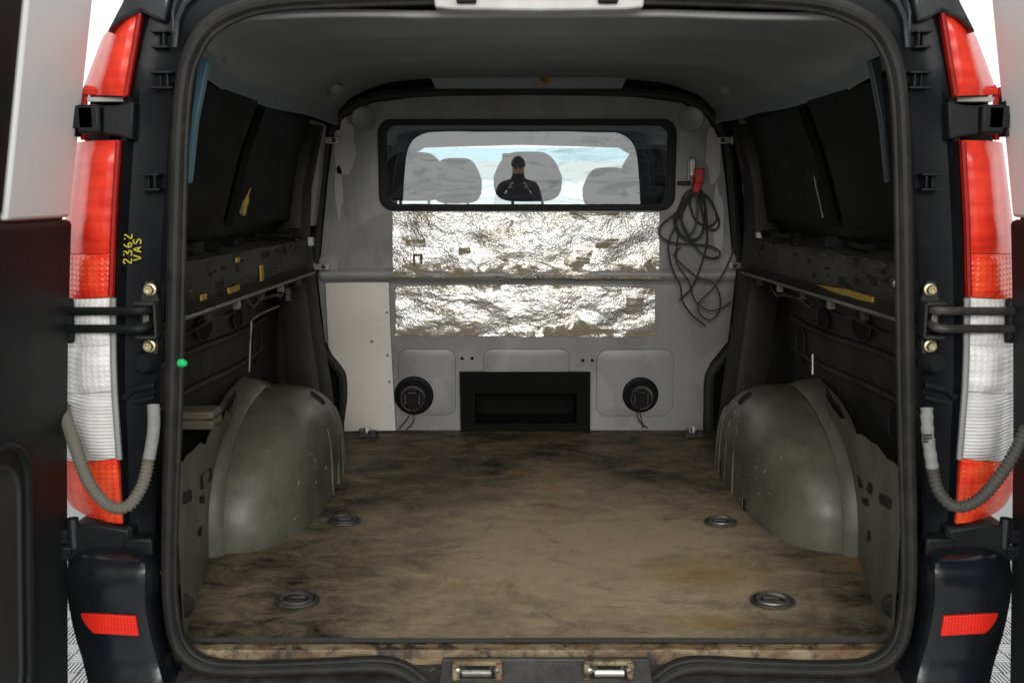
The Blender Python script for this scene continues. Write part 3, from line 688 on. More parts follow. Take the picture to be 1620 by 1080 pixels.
for px, py in ((582, 690), (1098, 690)):
    p = F(px, py, ZF); m = MB(); m.box(p + Vector((0, .01, .006)), (.075, .06, .012)); m.lathe(p + Vector((.02, 0, .014)), (0, 0, 1), [(.02, -.01), (.02, .008), (0, .010)], 14)
    td = VP(m.build('floor_anchor', grimy, bevel=.003)); m = MB(); m.tube([p + Vector((-.03, .0, .0)), p + Vector((-.03, -.005, .03)), p + Vector((-.012, -.006, .034)), p + Vector((-.01, 0, 0))], .004, 8); m.build('hook', dull_metal, td)
    m = MB(); m.box(p + Vector((-.006, .012, .02)), (.02, .012, .03)); m.build('tag', board_m, td)

# --- side walls
def wx(z):      # inner side wall x against height
    return lerp([(.45, .86), (1.0, .86), (1.36, .835), (1.6, .79), (1.78, .735), (1.86, .68)], z)
for s in (-1, 1):
    zs = [.50, .62, .8, 1.0, 1.15, 1.24, 1.36, 1.45, 1.55, 1.65, 1.74, 1.80, 1.87]
    m = MB(); rows = [[Vector((s*(wx(z)+.03), y, z)) for y in [1.97 + (4.0-1.97)*i/12 for i in range(13)]] for z in zs]
    wall = VP(m.grid(rows).build('side_wall', dark_body, smooth=50))
    # upper lining panels with a slanted gap
    def upan(ylo0, ylo1, yhi0, yhi1, z0, z1, mat, name='lining_panel'):
        rows = []
        for i in range(9):
            t = i/8; z = z0 + (z1-z0)*t; a = ylo0 + (yhi0-ylo0)*t; b = ylo1 + (yhi1-ylo1)*t
            rows.append([Vector((s*(wx(z) - .012 - .010*math.sin(math.pi*k/8)*math.sin(math.pi*t)), a + (b-a)*k/8, z)) for k in range(9)])
        m = MB().grid(rows); rim = rows[0] + [r[-1] for r in rows[1:]] + rows[-1][-2::-1] + [r[0] for r in rows[-2:0:-1]]
        m.grid([rim, [p + Vector((s*.02, 0, 0)) for p in rim]], True)
        return m.build(name, mat, wall, smooth=40)
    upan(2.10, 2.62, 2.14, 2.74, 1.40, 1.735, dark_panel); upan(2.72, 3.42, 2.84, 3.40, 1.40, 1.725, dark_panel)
    if s < 0:
        m = MB(); m.tube(spline([S(a, b, -.80) for a, b in ((417, 175), (410, 215), (400, 260), (392, 300), (385, 340))], 5), .0075, 6, rf=lambda i: .006 + .004*random.random()); m.build('foam_bead', yellow_m, wall)
        m = MB(); m.tube([S(a, b, -.79) for a, b in ((378, 338), (384, 318))], .004, 6); m.build('bright_edge', bright_metal, wall)
    else:
        m = MB(); m.tube([S(a, b, .79) for a, b in ((1286, 262), (1293, 300), (1303, 345))], .003, 6); m.build('bright_edge', bright_metal, wall)
    for px0, py0, px1, py1 in (((428, 240, 422, 330), (316, 230, 312, 330)) if s < 0 else ((1262, 240, 1268, 330), (1380, 280, 1378, 320))):
        m = MB(); m.tube([S(px0, py0, s*.785), S(px1, py1, s*.80)], .0018, 5); m.build('crease', hole_m, wall)
    # belt rail
    prof = [(.845, 1.375), (.79, 1.362), (.772, 1.345), (.768, 1.300), (.772, 1.255), (.760, 1.246), (.738, 1.240), (.738, 1.230), (.775, 1.228), (.845, 1.232)]
    rows = []
    for i in range(31):
        Y = 2.03 + 1.44*i/30
        rows.append([Vector((s*(x + .004*noise.noise(Vector((i*.7, z*9, s)))), Y, z - .012*(Y-2.0) + .003*noise.noise(Vector((i*.5, 4, z*5))))) for x, z in prof])
    rail = VP(MB().grid(rows).build('belt_rail', dark_body, smooth=40))
    m = MB()
    m.tube([Vector((s*.737, 2.03 + 1.4*i/20, 1.2355 - .012*(.03 + 1.4*i/20))) for i in range(21)], .0045, 6); m.build('rail_lip', grey_body, rail)
    for k in range(16):
        Y = random.uniform(2.1, 3.35); m = MB()
        m.box((s*.7685, Y, random.uniform(1.265, 1.335)), (.006, random.choice([.02, .035, .012]), random.choice([.008, .014, .02]))); m.build('rail_slot', hole_m, rail)
    for k in range(5):
        Y = 2.25 + .24*k; m = MB(); m.box((s*.748, Y, 1.222 - .012*(Y-2)), (.018, .022, .026)); m.build('rail_tab', grey_body if k % 2 else dark_body, rail, bevel=.003)
    m = MB()
    for k in range(26): 
        Y = random.uniform(2.05, 3.4); m.box((s*random.uniform(.785, .83), Y, 1.372 - .012*(Y-2)), (random.uniform(.01, .05), random.uniform(.02, .14), random.uniform(.006, .03)), Matrix.Rotation(random.uniform(-.4, .4), 3, 'Z'))
    d = m.build('rail_clutter', dark_panel, rail); d['kind'] = 'stuff'
    if s < 0:
        for (a, b), (dy, dz) in (((370, 462), (.10, .030)), ((414, 432), (.03, .045)), ((376, 411), (.03, .012)), ((322, 470), (.04, .014))):
            p = S(a, b, -.766); m = MB(); m.box(p, (.005, dy, dz)); m.build('yellow_tape', yellow_m, rail, bevel=.001)
    else:
        m = MB(); m.prism([S(a, b, .764) for a, b in ((1293, 451), (1340, 458), (1379, 470), (1380, 485), (1366, 483))], (.005, 0, 0)); m.build('yellow_tape', yellow_m, rail)
    # centre and front pillars
    m = MB()
    rows = []
    for z, w, x in ((.55, .20, .70), (.8, .18, .72), (1.0, .15, .745), (1.2, .14, .765), (1.36, .13, .775), (1.5, .12, .765), (1.72, .10, .715)):
        rows.append([Vector((s*(x+.11), 3.50-w/2, z)), Vector((s*(x+.01), 3.50-w/2+.01, z)), Vector((s*x, 3.50-w/2+.03, z)), Vector((s*x, 3.50+w/2, z)), Vector((s*(x+.11), 3.50+w/2, z))])
    cpil = VP(m.grid(rows).build('centre_pillar', dark_body, smooth=30, solid=.004))
    pts = ((490, 188), (512, 196), (504, 290), (496, 358), (462, 358), (474, 262)) if s < 0 else ((1174, 186), (1198, 205), (1212, 290), (1221, 355), (1188, 357), (1180, 300))
    m = MB(); m.prism([P(a, b, 3.62 + (.04 if i in (1, 2, 3) and s < 0 else 0)) for i, (a, b) in enumerate(pts)], (0, .06, 0)); m.build('pillar_cover', pillar_grey, cpil, bevel=.005)
    m = MB(); q0 = P(474 if s < 0 else 1200, 218, 3.612); m.box(q0, (.014, .006, .03)); m.build('cover_slot', hole_m, cpil)
    for px, py, hh in (((492, 382, .03), (456, 465, .05)) if s < 0 else ((1200, 372, .02), (1235, 450, .04))):
        p = P(px, py, 3.38); m = MB(); m.box(p, (.018, .03, hh)); m.build('pillar_tab', trim_grey if py < 400 else dull_metal, cpil, bevel=.004)
    # rear corner post, its blue reflection put into the colour, darker on the right
    ptsb = ((1376, 96), (1393, 88), (1403, 180), (1412, 290), (1404, 290), (1394, 190))
    m = MB(); m.prism([P(a, b, 2.075) for a, b in ptsb], (0, .02, 0)); mir(m, s)
    VP(m.build('corner_post', blue_reflect if s < 0 else blue_reflect_dark, bevel=.003, label='rear corner post with a blue reflection painted on'))
    # wheel arch
    rows = []; A0, A1, Hh, Pr = 2.50, 3.56, .345, (.232 if s < 0 else .214)
    Yc, La = (A0+A1)/2, (A1-A0)/2
    nz, nu = 34, 73
    for i in range(nz):
        t = 1-(1-i/(nz-1))**1.6
        sc_y = (1-t**2.6)**(1/2.0)*.97+.03*(1-t); sc_x = (1-t**4.2)**(1/3.0)
        row = []
        for k in range(nu):
            q = math.pi*k/(nu-1); cy, sx_ = -math.cos(q), math.sin(q)
            e = 2/3.2
            yy = math.copysign(abs(cy)**e, cy); xx = abs(sx_)**e
            dn = .006*noise.noise(Vector((yy*2.2, t*3, s*7))) + .003*noise.noise(Vector((yy*6, t*7, s*3)))
            row.append(Vector((s*(.865 - (Pr+.015)*xx*sc_x + dn*xx), Yc + La*yy*sc_y*1.0 - .02*t + dn*.5, ZF - .01 + Hh*t)))
        rows.append(row)
    arch = VP(MB().grid(rows).build('wheel_arch', grey_body, smooth=60, label='scuffed grey steel wheel arch'))
    # pressed ribs down the forward half of the inner face
    def arch_pt(Y, t, out=0.0):
        sc_y = (1-t**2.6)**.5*.97+.03*(1-t); sc_x = (1-t**4.2)**(1/3.0)
        yy = (Y-Yc+.02*t)/(La*max(sc_y, .05)); yy = max(-.999, min(.999, yy))
        xx = (1-abs(yy)**3.2)**(1/3.2)
        return Vector((s*(.865 - (Pr+.015)*xx*sc_x - out), Y, ZF-.01+Hh*t))
    for Y in (3.02, 3.13, 3.24, 3.34):
        m = MB(); m.tube([arch_pt(Y, .02 + .62*j/12, -.001) for j in range(13)], .006, 8); m.build('rib', grey_body, arch)
    for Y, t in ((2.86, .05), (3.2, .12)):
        if s > 0: m = MB(); m.box(arch_pt(Y, t, -.001), (.008, .022, .05)); m.build('arch_slot', hole_m, arch); m = MB(); m.box(arch_pt(Y+.013, t, .001), (.006, .004, .05)); m.build('slot_edge', wood_m, arch)
    m = MB(); m.grid([[arch_pt(Y, t, .003) + Vector((0, 0, .002)) for t in (.80, .84, .88, .91)] for Y in (3.10, 3.12, 3.14)]); m.build('arch_hole', hole_m, arch)
    # flange where the arch is welded to the wall
    fl = []
    for j in range(25):
        t = j/24*1.0; sc_y = (1-min(t, .999)**2.6)**.5*.97+.03*(1-t)
        yb = Yc - La*sc_y - .02*t
        fl.append((yb, ZF-.01+Hh*t))
    fl += [(Yc-.05+.5*La*k/6, ZF+Hh*(1-.04*k)) for k in range(1, 5)]
    rows = [[Vector((s*(.855-o1), y - o2*.6, z + o2*(.25 + .75*j/len(fl)) + .006*noise.noise(Vector((j*.8, o2*30, s))))) for j, (y, z) in enumerate(fl)] for o1, o2 in ((-.02, .0), (.040, .004), (.046, .015), (.030, .040), (-.02, .052))]
    m = MB().grid(rows); m.build('arch_flange', grey_body, arch, smooth=50)
    rag = fl[4:24]
    m = MB(); m.grid([[Vector((s*(.846 - .012*o2/.05), y - .035 - o2 - (.02*noise.noise(Vector((j*1.3, o2*40, s*5))) if o2 else 0), z + .035 + o2*.7 + (.02*noise.noise(Vector((j*1.7, o2*40, s*9))) if o2 else 0))) for j, (y, z) in enumerate(rag)] for o2 in (0, .02, .05)])
    m.build('torn_sealant', hole_m, arch)
    # closing panel between arch and door frame, with slots
    def yend(z):
        t = max(0, min(.98, (z-ZF+.01)/Hh)); return Yc - La*((1-t**2.6)**.5*.97+.03*(1-t)) - .02*t - .03
    def cpan(t, z):
        return Vector((s*(.737 + .103*t + .003*math.sin(t*9)), 1.95 + (yend(z)-1.95)*t, z))
    m = MB().grid([[cpan(i/20, ZF-.02 + (.40 - .03*i/20 + .022*noise.noise(Vector((i*.5, s*3, 1))))*j/12) for i in range(21)] for j in range(13)])
    cp = VP(m.build('closing_panel', grey_body, smooth=40))
    lut = [(proj(cpan(i/50, ZF + .36*j/60)), cpan(i/50, ZF + .36*j/60)) for i in range(51) for j in range(61)]
    def slot(pts, name='slot', mat=hole_m):
        r = [min(lut, key=lambda q: (q[0][0]-a)**2 + (q[0][1]-b)**2)[1] + Vector((-s*.003, -.002, 0)) for a, b in pts]
        m = MB(); m.add(r, [(0, 1, 2, 3)]); m.build(name, mat, cp, smooth=0)
    L = [[(316, 752), (333, 738), (335, 757), (318, 775)], [(290, 778), (302, 772), (301, 792), (290, 797)], [(316, 784), (322, 781), (322, 795), (317, 797)], [(314, 832), (318, 832), (318, 848), (314, 848)]]
    R = [[(1357, 750), (1379, 763), (1379, 783), (1360, 770)], [(1391, 778), (1411, 790), (1411, 806), (1393, 796)], [(1363, 785), (1374, 790), (1374, 801), (1367, 796)], [(1374, 838), (1377, 838), (1377, 854), (1374, 854)]]
    for pts in (L if s < 0 else R): slot(pts)
    c0 = cpan(.10, ZF+.07); m = MB(); m.lathe(c0, (-s*.75, -.66, 0), [(0, .006), (.016, .006), (.024, .002), (.026, -.01)], 18); m.build('bung', rubber, cp)
    # pressed ribs, cut-outs and loom on the lower wall
    for z in (.98, 1.08):
        m = MB(); m.tube([Vector((s*(wx(z)+.028), 2.1 + 1.2*i/12, z + .01*math.sin(i*.5))) for i in range(13)], .012, 8); m.build('pressed_rib', dark_body, wall)
    for Y, z, a, b in ((2.30, 1.13, .05, .03), (2.62, 1.14, .07, .035), (2.95, 1.12, .05, .03), (2.36, .93, .06, .045), (3.2, 1.0, .05, .06)):
        ring = [Vector((s*(wx(z)+.022), Y + a*math.cos(q), z + b*math.sin(q))) for q in [2*math.pi*k/18 for k in range(18)]]
        m = MB(); m.add([p + Vector((s*.002, 0, 0)) for p in ring], [tuple(range(18))]); co = m.build('cut_out', hole_m, wall, smooth=0)
        m = MB(); m.tube(ring, .003, 6, True); m.build('cut_out_edge', dark_body, wall)
    m = MB(); m.tube(spline([Vector((s*(.80 + .01*math.sin(i*2.1)), 2.12 + .12*i, 1.205 - .03*abs(math.sin(i*1.25)) - .012*i*.12)) for i in range(11)], 5), .006, 6); m.build('wiring_loom', cable_m, wall)
    rr = random.Random(40 + s); m = MB()
    for k in range(34):
        t_, Y = min(.78, abs(rr.gauss(.35, .2))+.04), rr.uniform(2.62, 3.30); L_ = rr.uniform(.003, .016); a = rr.uniform(-1.2, 1.2)
        p, q = arch_pt(Y, t_, .0008), arch_pt(Y + L_*math.cos(a), min(.8, t_ + L_*math.sin(a)/Hh), .0008)
        m.tube([p, q], rr.uniform(.0006, .0016), 4)
    d = m.build('paint_chip', wood_m if False else pillar_grey, arch); d['kind'] = 'stuff'
    m = MB()
    for k in range(60):
        Y, z = rr.uniform(2.08, 3.35), rr.uniform(1.255, 1.345); L_ = rr.uniform(.006, .05)
        m.tube([Vector((s*.7665, Y, z)), Vector((s*.7665, Y + L_, z + rr.uniform(-.006, .006)))], rr.uniform(.0006, .0018), 4)
    d = m.build('scuff', grey_body, rail); d['kind'] = 'stuff'
    # bent rod standing on the arch
    pts = ((394, 588), (397, 520), (402, 502), (440, 484)) if s < 0 else ((1286, 592), (1286, 560))
    m = MB(); m.tube(spline([S(a, b, s*.80) for a, b in pts], 4), .0035, 6); VP(m.build('stay_rod', bright_metal if s > 0 else dull_metal))
# wooden packing on the left wall, green cap on the seal
m = MB(); p0, p1 = S(288, 652, -.80), S(345, 652, -.80)
m = MB(); c = P(314, 652, 2.46); m.box(c, (.095, .08, .018)); m.box(c + Vector((0, -.004, -.024)), (.098, .08, .022)); m.box(c + Vector((-.01, .0, -.011)), (.07, .06, .01))
VP(m.build('timber_packing', wood_m, bevel=.003))
m = MB(); c = P(287, 574, 1.92); m.lathe(c, (.9, -.5, 0), [(0, .012), (.005, .011), (.0085, .005), (.0085, -.004)], 14); VP(m.build('green_cap', green_m, label='small bright green plug on the seal'))
m = MB(); c = P(1417, 449, 1.96); m.lathe(c, (-.6, -.7, 0), [(0, .006), (.006, .004), (.006, -.004)], 10); VP(m.build('screw', bright_metal))

# --- bulkhead
CXB = 833
def sym(lst): return lst + [(2*CXB-a, b) for a, b in reversed(lst) if a != CXB]
Yu, Yl = 3.835, 3.86
upper = sym([(CXB, 150), (1000, 153), (1078, 163), (1118, 186), (1140, 225), (1148, 290), (1158, 400), (1163, 436)])
win = rrect(P(597, 0, Yu).x, P(1072, 0, Yu).x, P(0, 331, Yu).z, P(0, 191, Yu).z, .05)
win_hole = rrect(P(602, 0, Yu).x, P(1067, 0, Yu).x, P(0, 328, Yu).z, P(0, 194, Yu).z, .045)
bulk = VP(plate('bulkhead', [pxz(upper, Yu), win_hole], xz(Yu+.006), .012, bulk_m, bevel=.002, label='pale grey steel bulkhead with window'))
low = sym([(CXB, 436), (1163, 436), (1160, 470), (1152, 540), (1124, 574), (1114, 600), (1112, 690), (CXB, 690)])
lowx = pxz([(1163, 434), (1160, 470), (1152, 540), (1124, 574), (1114, 600), (1112, 690), (2*CXB-1112, 690), (2*CXB-1114, 600), (2*CXB-1124, 574), (2*CXB-1152, 540), (2*CXB-1160, 470), (2*CXB-1163, 434)], Yl)
boxhole = [(P(728, 0, Yl).x, P(0, 592, Yl).z), (P(937, 0, Yl).x, P(0, 592, Yl).z), (P(937, 0, Yl).x, P(0, 676, Yl).z), (P(728, 0, Yl).x, P(0, 676, Yl).z)]
plate('lower_sheet', [lowx, boxhole], xz(Yl+.006), .012, bulk_m, bulk, bevel=.002)
# the pressed step across the sheet
x0, x1 = P(508, 440, Yu).x, P(1162, 440, Yu).x
zc = P(833, 437, Yu).z
prof = [(Yl+.002, zc-.040), (Yl-.004, zc-.026), (Yl-.014, zc-.018), (Yu-.014, zc-.006), (Yu-.020, zc+.006), (Yu-.016, zc+.018), (Yu-.004, zc+.028), (Yu+.004, zc+.034)]
MB().grid([[Vector((x0+(x1-x0)*i/30, y, z + .002*math.sin(i*.4))) for i in range(31)] for y, z in prof]).build('pressed_step', bulk_m, bulk, smooth=60)
# embossed panels
for a, b, c0, d0, r in ((620, 716, 551, 656, .04), (762, 906, 551, 600, .035), (951, 1080, 552, 658, .045)):
    o1 = rrect(P(a, 0, Yl).x, P(b, 0, Yl).x, P(0, d0, Yl).z, P(0, c0, Yl).z, r)
    if c0 == 551 and a == 762: o1 = [(x, max(z, P(0, 592, Yl).z)) for x, z in o1]
    plate('embossed_panel', [o1], xz(Yl-.001), .018, bulk_m, bulk, bevel=.006)
for px in (575, 1094):
    m = MB(); m.lathe(P(px, 189, Yu), (0, -1, 0), [(0, .003), (.036, .004), (.043, .007), (.050, .0)], 30); m.build('round_boss', bulk_m, bulk, smooth=60)
for px, py in ((731, 567), (747, 567), (922, 570), (937, 570)):
    m = MB(); m.lathe(P(px, py, Yl-.001), (0, -1, 0), [(0, .001), (.0065, .001), (.007, -.003)], 12); m.build('hole', hole_m, bulk)
# pale filler patches
def blotch(c, w, h, seed, Y, name='filler_patch', mat=patch_m):
    pts = []
    for k in range(26):
        q = 2*math.pi*k/26; r = 1 + .45*noise.noise(Vector((math.cos(q)*1.6+seed, math.sin(q)*1.6, seed*3.1)))
        p = P(c[0] + w*r*math.cos(q), c[1] + h*r*math.sin(q), Y); pts.append((p.x, p.z))
    plate(name, [pts], xz(Y-.0005), .001, mat, bulk)
blotch((545, 232), 17, 44, 1.3, Yu); blotch((1128, 248), 12, 40, 4.1, Yu); blotch((1136, 350), 7, 62, 6.2, Yu); blotch((536, 300), 6, 40, 9.7, Yu)
# edge seal arch
arc = sym([(CXB, 144), (1000, 147), (1082, 157), (1124, 181), (1148, 222), (1157, 290), (1166, 400), (1171, 440), (1168, 500), (1160, 545), (1132, 580), (1122, 605), (1122, 690)])
arc = [(a, b) for a, b in arc]; k0 = arc.index((CXB, 144)); right = arc[:13]; left = arc[13:]
path = [P(a, b, 3.845) for a, b in left] + [P(a, b, 3.845) for a, b in right]
m = MB(); m.tube(spline(path, 4), .021, 8); m.build('edge_seal', rubber_dk, bulk)
# side gap closing sheets so that nothing shines round the bulkhead
m = MB(); 
for s in (-1, 1): m.box((s*.80, 3.93, 1.2), (.50, .01, 1.5))
m.box((0, 3.93, 1.90), (1.9, .01, .25)); m.build('backing_sheet', dark_panel, bulk)
# window seal and pane
plate('window_seal', [rrect(P(594, 0, Yu).x, P(1075, 0, Yu).x, P(0, 333, Yu).z, P(0, 189, Yu).z, .052), rrect(P(608, 0, Yu).x, P(1061, 0, Yu).x, P(0, 323, Yu).z, P(0, 199, Yu).z, .038)], xz(Yu-.004), .028, rubber_dk, bulk, bevel=.006)
zg0, zg1 = P(0, 328, Yu).z, P(0, 194, Yu).z
m = MB(); m.grid([[Vector((x, Yu+.004, z)) for x in (P(602, 0, Yu).x, P(1067, 0, Yu).x)] for z in (zg0, zg1)]); m.build('window_pane', window_glass, bulk, smooth=0, label='smeared glass pane')
# foil sheets
def foil(px0, px1, top, bot, Y, name, sag, curl):
    rows = []
    for i in range(61):
        t = i/60; row = []
        for k in range(181):
            u = k/180
            py = top[0] + (top[1]-top[0])*u + sag*4*(u-.5)**2*(1-t) + ((bot[0] + (bot[1]-bot[0])*u) - (top[0] + (top[1]-top[0])*u))*t
            pa = px0 + (px1-px0)*u
            p = P(pa, py + 1.2*noise.noise(Vector((u*9, 5, t)))*(t > .97), Y)
            v = Vector((u*12, t*4, Y*3))
            p.y += -.0065*noise.noise(v*.8) - .0012*noise.noise(v*3.1) - .0005*noise.noise(v*8) - curl*max(0, (t-.80)/.20)**2
            row.append(p)
        rows.append(row)
    return MB().grid(rows).build(name, foil_m, bulk, smooth=70, label='crumpled worn silver insulation foil')
foil(621, 1043, (335, 336), (438, 441), Yu-.011, 'insulation_foil', 0, .014)
foil(626, 1036, (449, 452), (531, 533), Yl-.010, 'insulation_foil', 5, 0)
# small foil tag low left of the upper sheet
m = MB(); c = P(661, 410, 3.815); m.box(c + Vector((0, 0, .016)), (.038, .004, .008)); m.box(c + Vector((-.014, 0, -.006)), (.009, .004, .04)); m.box(c + Vector((.013, 0, -.002)), (.009, .004, .03)); m.build('rusty_tab', sill_m, bulk)
# white board screwed on
wb = pxz([(516, 447), (560, 446), (616, 446), (618, 520), (622, 600), (627, 679), (546, 680), (541, 590), (532, 575), (520, 548)], 3.845)
board = VP(plate('cover_board', [wb], lambda u, v, w: (u, 3.835-w + .006*math.sin(v*9), v), .010, board_m, bevel=.002, label='cream white board screwed to the bulkhead'))
for px, py in ((607, 450), (612, 494), (613, 562), (616, 604), (617, 643), (619, 665), (540, 450), (588, 540), (591, 655), (558, 670)):
    m = MB(); m.lathe(P(px, py, 3.832), (0, -1, 0), [(0, .004), (.004, .003), (.006, -.002)], 10); m.build('screw', dull_metal, board)
# clips at the sheet edge
for px, py, s in ((524, 222, -1), (1147, 222, 1), (508, 422, -1), (1166, 420, 1)):
    c = P(px, py, 3.80); m = MB(); m.box(c, (.062, .006, .026)); m.box(c + Vector((s*.028, .004, 0)), (.008, .02, .034)); cl = VP(m.build('clip_bracket', bright_metal, bevel=.002))
    m = MB(); m.lathe(c + Vector((-s*.010, -.003, 0)), (0, -1, 0), [(0, .003), (.005, .003), (.006, .006), (.009, .005), (.009, -.001)], 12); m.build('rivet', grimy, cl)
    if py > 400:
        m = MB(); m.lathe(P(px-s*12, py-4, Yu), (0, -1, 0), [(.0, .006), (.035, .006), (.042, .0)], 20); m.build('clip_boss', bulk_m, cl)
# speakers with trailing wires
for px, py, r in ((655, 625, .076), (1013, 624, .070)):
    c = P(px, py, Yl-.006)
    m = MB(); m.lathe(c, (0, -1, 0), [(r*1.02, -.002), (r*1.02, .004), (r*.93, .010), (r*.86, .012), (r*.66, .042), (r*.63, .046)], 36); sp = VP(m.build('speaker', black_trim, smooth=40))
    c2 = c + Vector((-.002, -.044, -.008))
    m = MB(); m.lathe(c2, (0, -1, 0), [(r*.50, -.02), (r*.53, .012), (r*.57, .014), (r*.585, .010), (r*.60, .0), (r*.60, -.01)], 32); m.build('magnet_rim', dull_metal, sp)
    m = MB(); m.lathe(c2, (0, -1, 0), [(0, .004), (r*.24, .004), (r*.26, -.004), (r*.50, -.006)], 28); m.build('magnet', hole_m, sp)
    m = MB()
    for dx in (-1, 1): m.box(c2 + Vector((dx*r*.36, -.006, 0)), (r*.12, .006, r*.55))
    m.box(c2 + Vector((0, -.006, r*.36)), (r*.45, .006, r*.10)); m.build('terminal', grimy, sp, bevel=.002)
    for q, (ax, bx) in enumerate(((-6, -10), (2, 2)) if px < 800 else ((2, 2), (-3, 10))):
        pts = [P(px-2, py+18, 3.79), P(px+ax-2, py+33, 3.80), P(px+ax+bx*.5-(6 if px < 800 else 0), py+45, 3.825), P(px+bx-(14 if px < 800 else -2), py+53, 3.835)]
        m = MB(); m.tube(spline(pts, 6), .0022, 6); m.build('wire', cable_m, sp)
# black recessed box
X0, X1, Z1, Z0 = P(724, 0, Yl).x, P(941, 0, Yl).x, P(0, 587, Yl).z, ZF+.002
x0, x1, z1, z0 = P(748, 0, Yl).x, P(918, 0, Yl).x, P(0, 620, Yl).z, P(0, 667, Yl).z
box_m = paint('black_box_board', (.005, .005, .005), .8, amount=.3, dirt=(.010, .010, .009), spec=.15)
bx = VP(plate('subwoofer_box', [[(X0, Z0), (X1, Z0), (X1-.002, Z1), (X0-.003, Z1)], [(x0, z0), (x1, z0), (x1, z1), (x0, z1)]], xz(Yl-.016), .020, box_m, label='black box set in the foot of the bulkhead'))
m = MB(); cx_, cz_ = (x0+x1)/2, (z0+z1)/2; D = .16
m.box((cx_, Yl-.006+D/2, z1+.005), (x1-x0+.04, D, .008)); m.box((cx_, Yl-.006+D/2, z0-.005), (x1-x0+.04, D, .008)); m.box((x0-.005, Yl-.006+D/2+.001, cz_), (.008, D, z1-z0+.03)); m.box((x1+.005, Yl-.006+D/2+.001, cz_), (.008, D, z1-z0+.03)); m.box((cx_, Yl+D-.008, cz_), (x1-x0+.05, .008, z1-z0+.05))
m.build('recess', box_m, bx)
# hook for the cable
m = MB(); hk = [P(a, b, 3.815) for a, b in ((1090, 288), (1090, 258), (1094, 250), (1099, 256), (1098, 288))]; m.tube(spline(hk, 4), .004, 8); m.box(P(1094, 265, 3.82), (.02, .006, .06)); VP(m.build('cable_hook', bright_metal))

# --- cab seen through the window
cab_m = paint('cab_grey', (.16, .16, .16), .8, amount=.2)
m = MB(); rows = [[Vector((x, y, z)) for x, z in ((-.80, 1.0), (-.80, 1.45), (-.74, 1.66), (-.55, 1.80), (0, 1.83), (.55, 1.80), (.74, 1.66), (.80, 1.45), (.80, 1.0))] for y in (3.95, 4.6, 5.2)]
rows.append([Vector((x, 5.75, z)) for x, z in ((-.80, 1.0), (-.80, 1.45), (-.74, 1.62), (-.55, 1.735), (0, 1.75), (.55, 1.735), (.74, 1.62), (.80, 1.45), (.80, 1.0))])
cab = VP(m.grid(rows).build('cab_lining', cab_m, smooth=40))
m = MB(); m.box((0, 4.9, .95), (1.7, 2.0, .04)); m.build('cab_floor', dash_m, cab)
m = MB(); rows = [[Vector((x, y, z + .012*math.cos(x*4))) for x in [-.8+.1*i for i in range(17)]] for y, z in ((5.55, 1.0), (5.55, 1.34), (5.62, 1.385), (6.1, 1.375), (6.45, 1.34), (6.47, 1.0))]; VP(m.grid(rows).build('dashboard', dash_m, smooth=50))
# windscreen with tinted band
def ws(x, t): return Vector((x*(1-.10*t), 6.5 - .75*t - .10*abs(x)**2*1.2, 1.33 + .405*t))
m = MB(); m.grid([[ws(-.8+.1*i, t) for i in range(17)] for t in (0, .2, .4, .56)]); scr = VP(m.build('windscreen', screen_glass, smooth=60))
m = MB(); m.grid([[ws(-.8+.1*i, t) for i in range(17)] for t in (.56, .7, .82)]); m.build('pale_band', pale_glass, scr, smooth=60)
m = MB(); m.grid([[ws(-.8+.1*i, t) for i in range(17)] for t in (.82, .9, 1.0)]); m.build('tinted_band', band_glass, scr, smooth=60)
m = MB()
for s in (-1, 1): m.tube([ws(s*.83, t/6) for t in range(7)], .045, 8)
m.build('windscreen_pillar', cab_m, scr)
m = MB(); m.box((0, 5.62, 1.67), (.22, .03, .06)); m.build('mirror', dash_m, cab, bevel=.01)
def seat(px, py_top, w, h, Y, backw, lean=.0):
    c = P(px, py_top, Y); hw = w/2
    def cushion(cx, cz, Yc, w, h, d, e=3.0, top=.8):
        rows = []
        for i in range(17):
            q = math.pi*i/16; zz = -math.cos(q); kz = math.copysign(abs(zz)**.6, zz); kr = abs(math.sin(q))**.45
            tw = 1 - (1-top)*max(0, kz)
            rows.append([Vector((cx + math.copysign(abs(math.cos(a))**(2/e), math.cos(a))*w/2*kr*tw, Yc + math.copysign(abs(math.sin(a))**(2/e), math.sin(a))*d/2*kr, cz + kz*h/2)) for a in [2*math.pi*k/28 for k in range(28)]])
        return MB().grid(rows, True)
    zt = c.z
    st = VP(cushion(c.x, zt-h-.02-.30, Y, backw, .62, .14, 4, .86).build('seat', seat_m, smooth=60))
    cushion(c.x, zt-h/2, Y-.01, w, h, .11, 3.2, .72).build('headrest', seat_m, st, smooth=60)
    m = MB()
    for dx in (-1, 1): m.tube([Vector((c.x+dx*w*.22, Y, zt-h*.5)), Vector((c.x+dx*w*.22, Y, zt-h-.06))], .006, 8)
    m.build('headrest_post', dull_metal, st)
seat(655, 241, .27, .20, 4.20, .46); seat(835, 240, .285, .205, 4.20, .44); seat(1030, 236, .27, .23, 4.20, .46)
seat(722, 250, .25, .22, 4.95, .48); seat(962, 265, .25, .20, 4.95, .50)

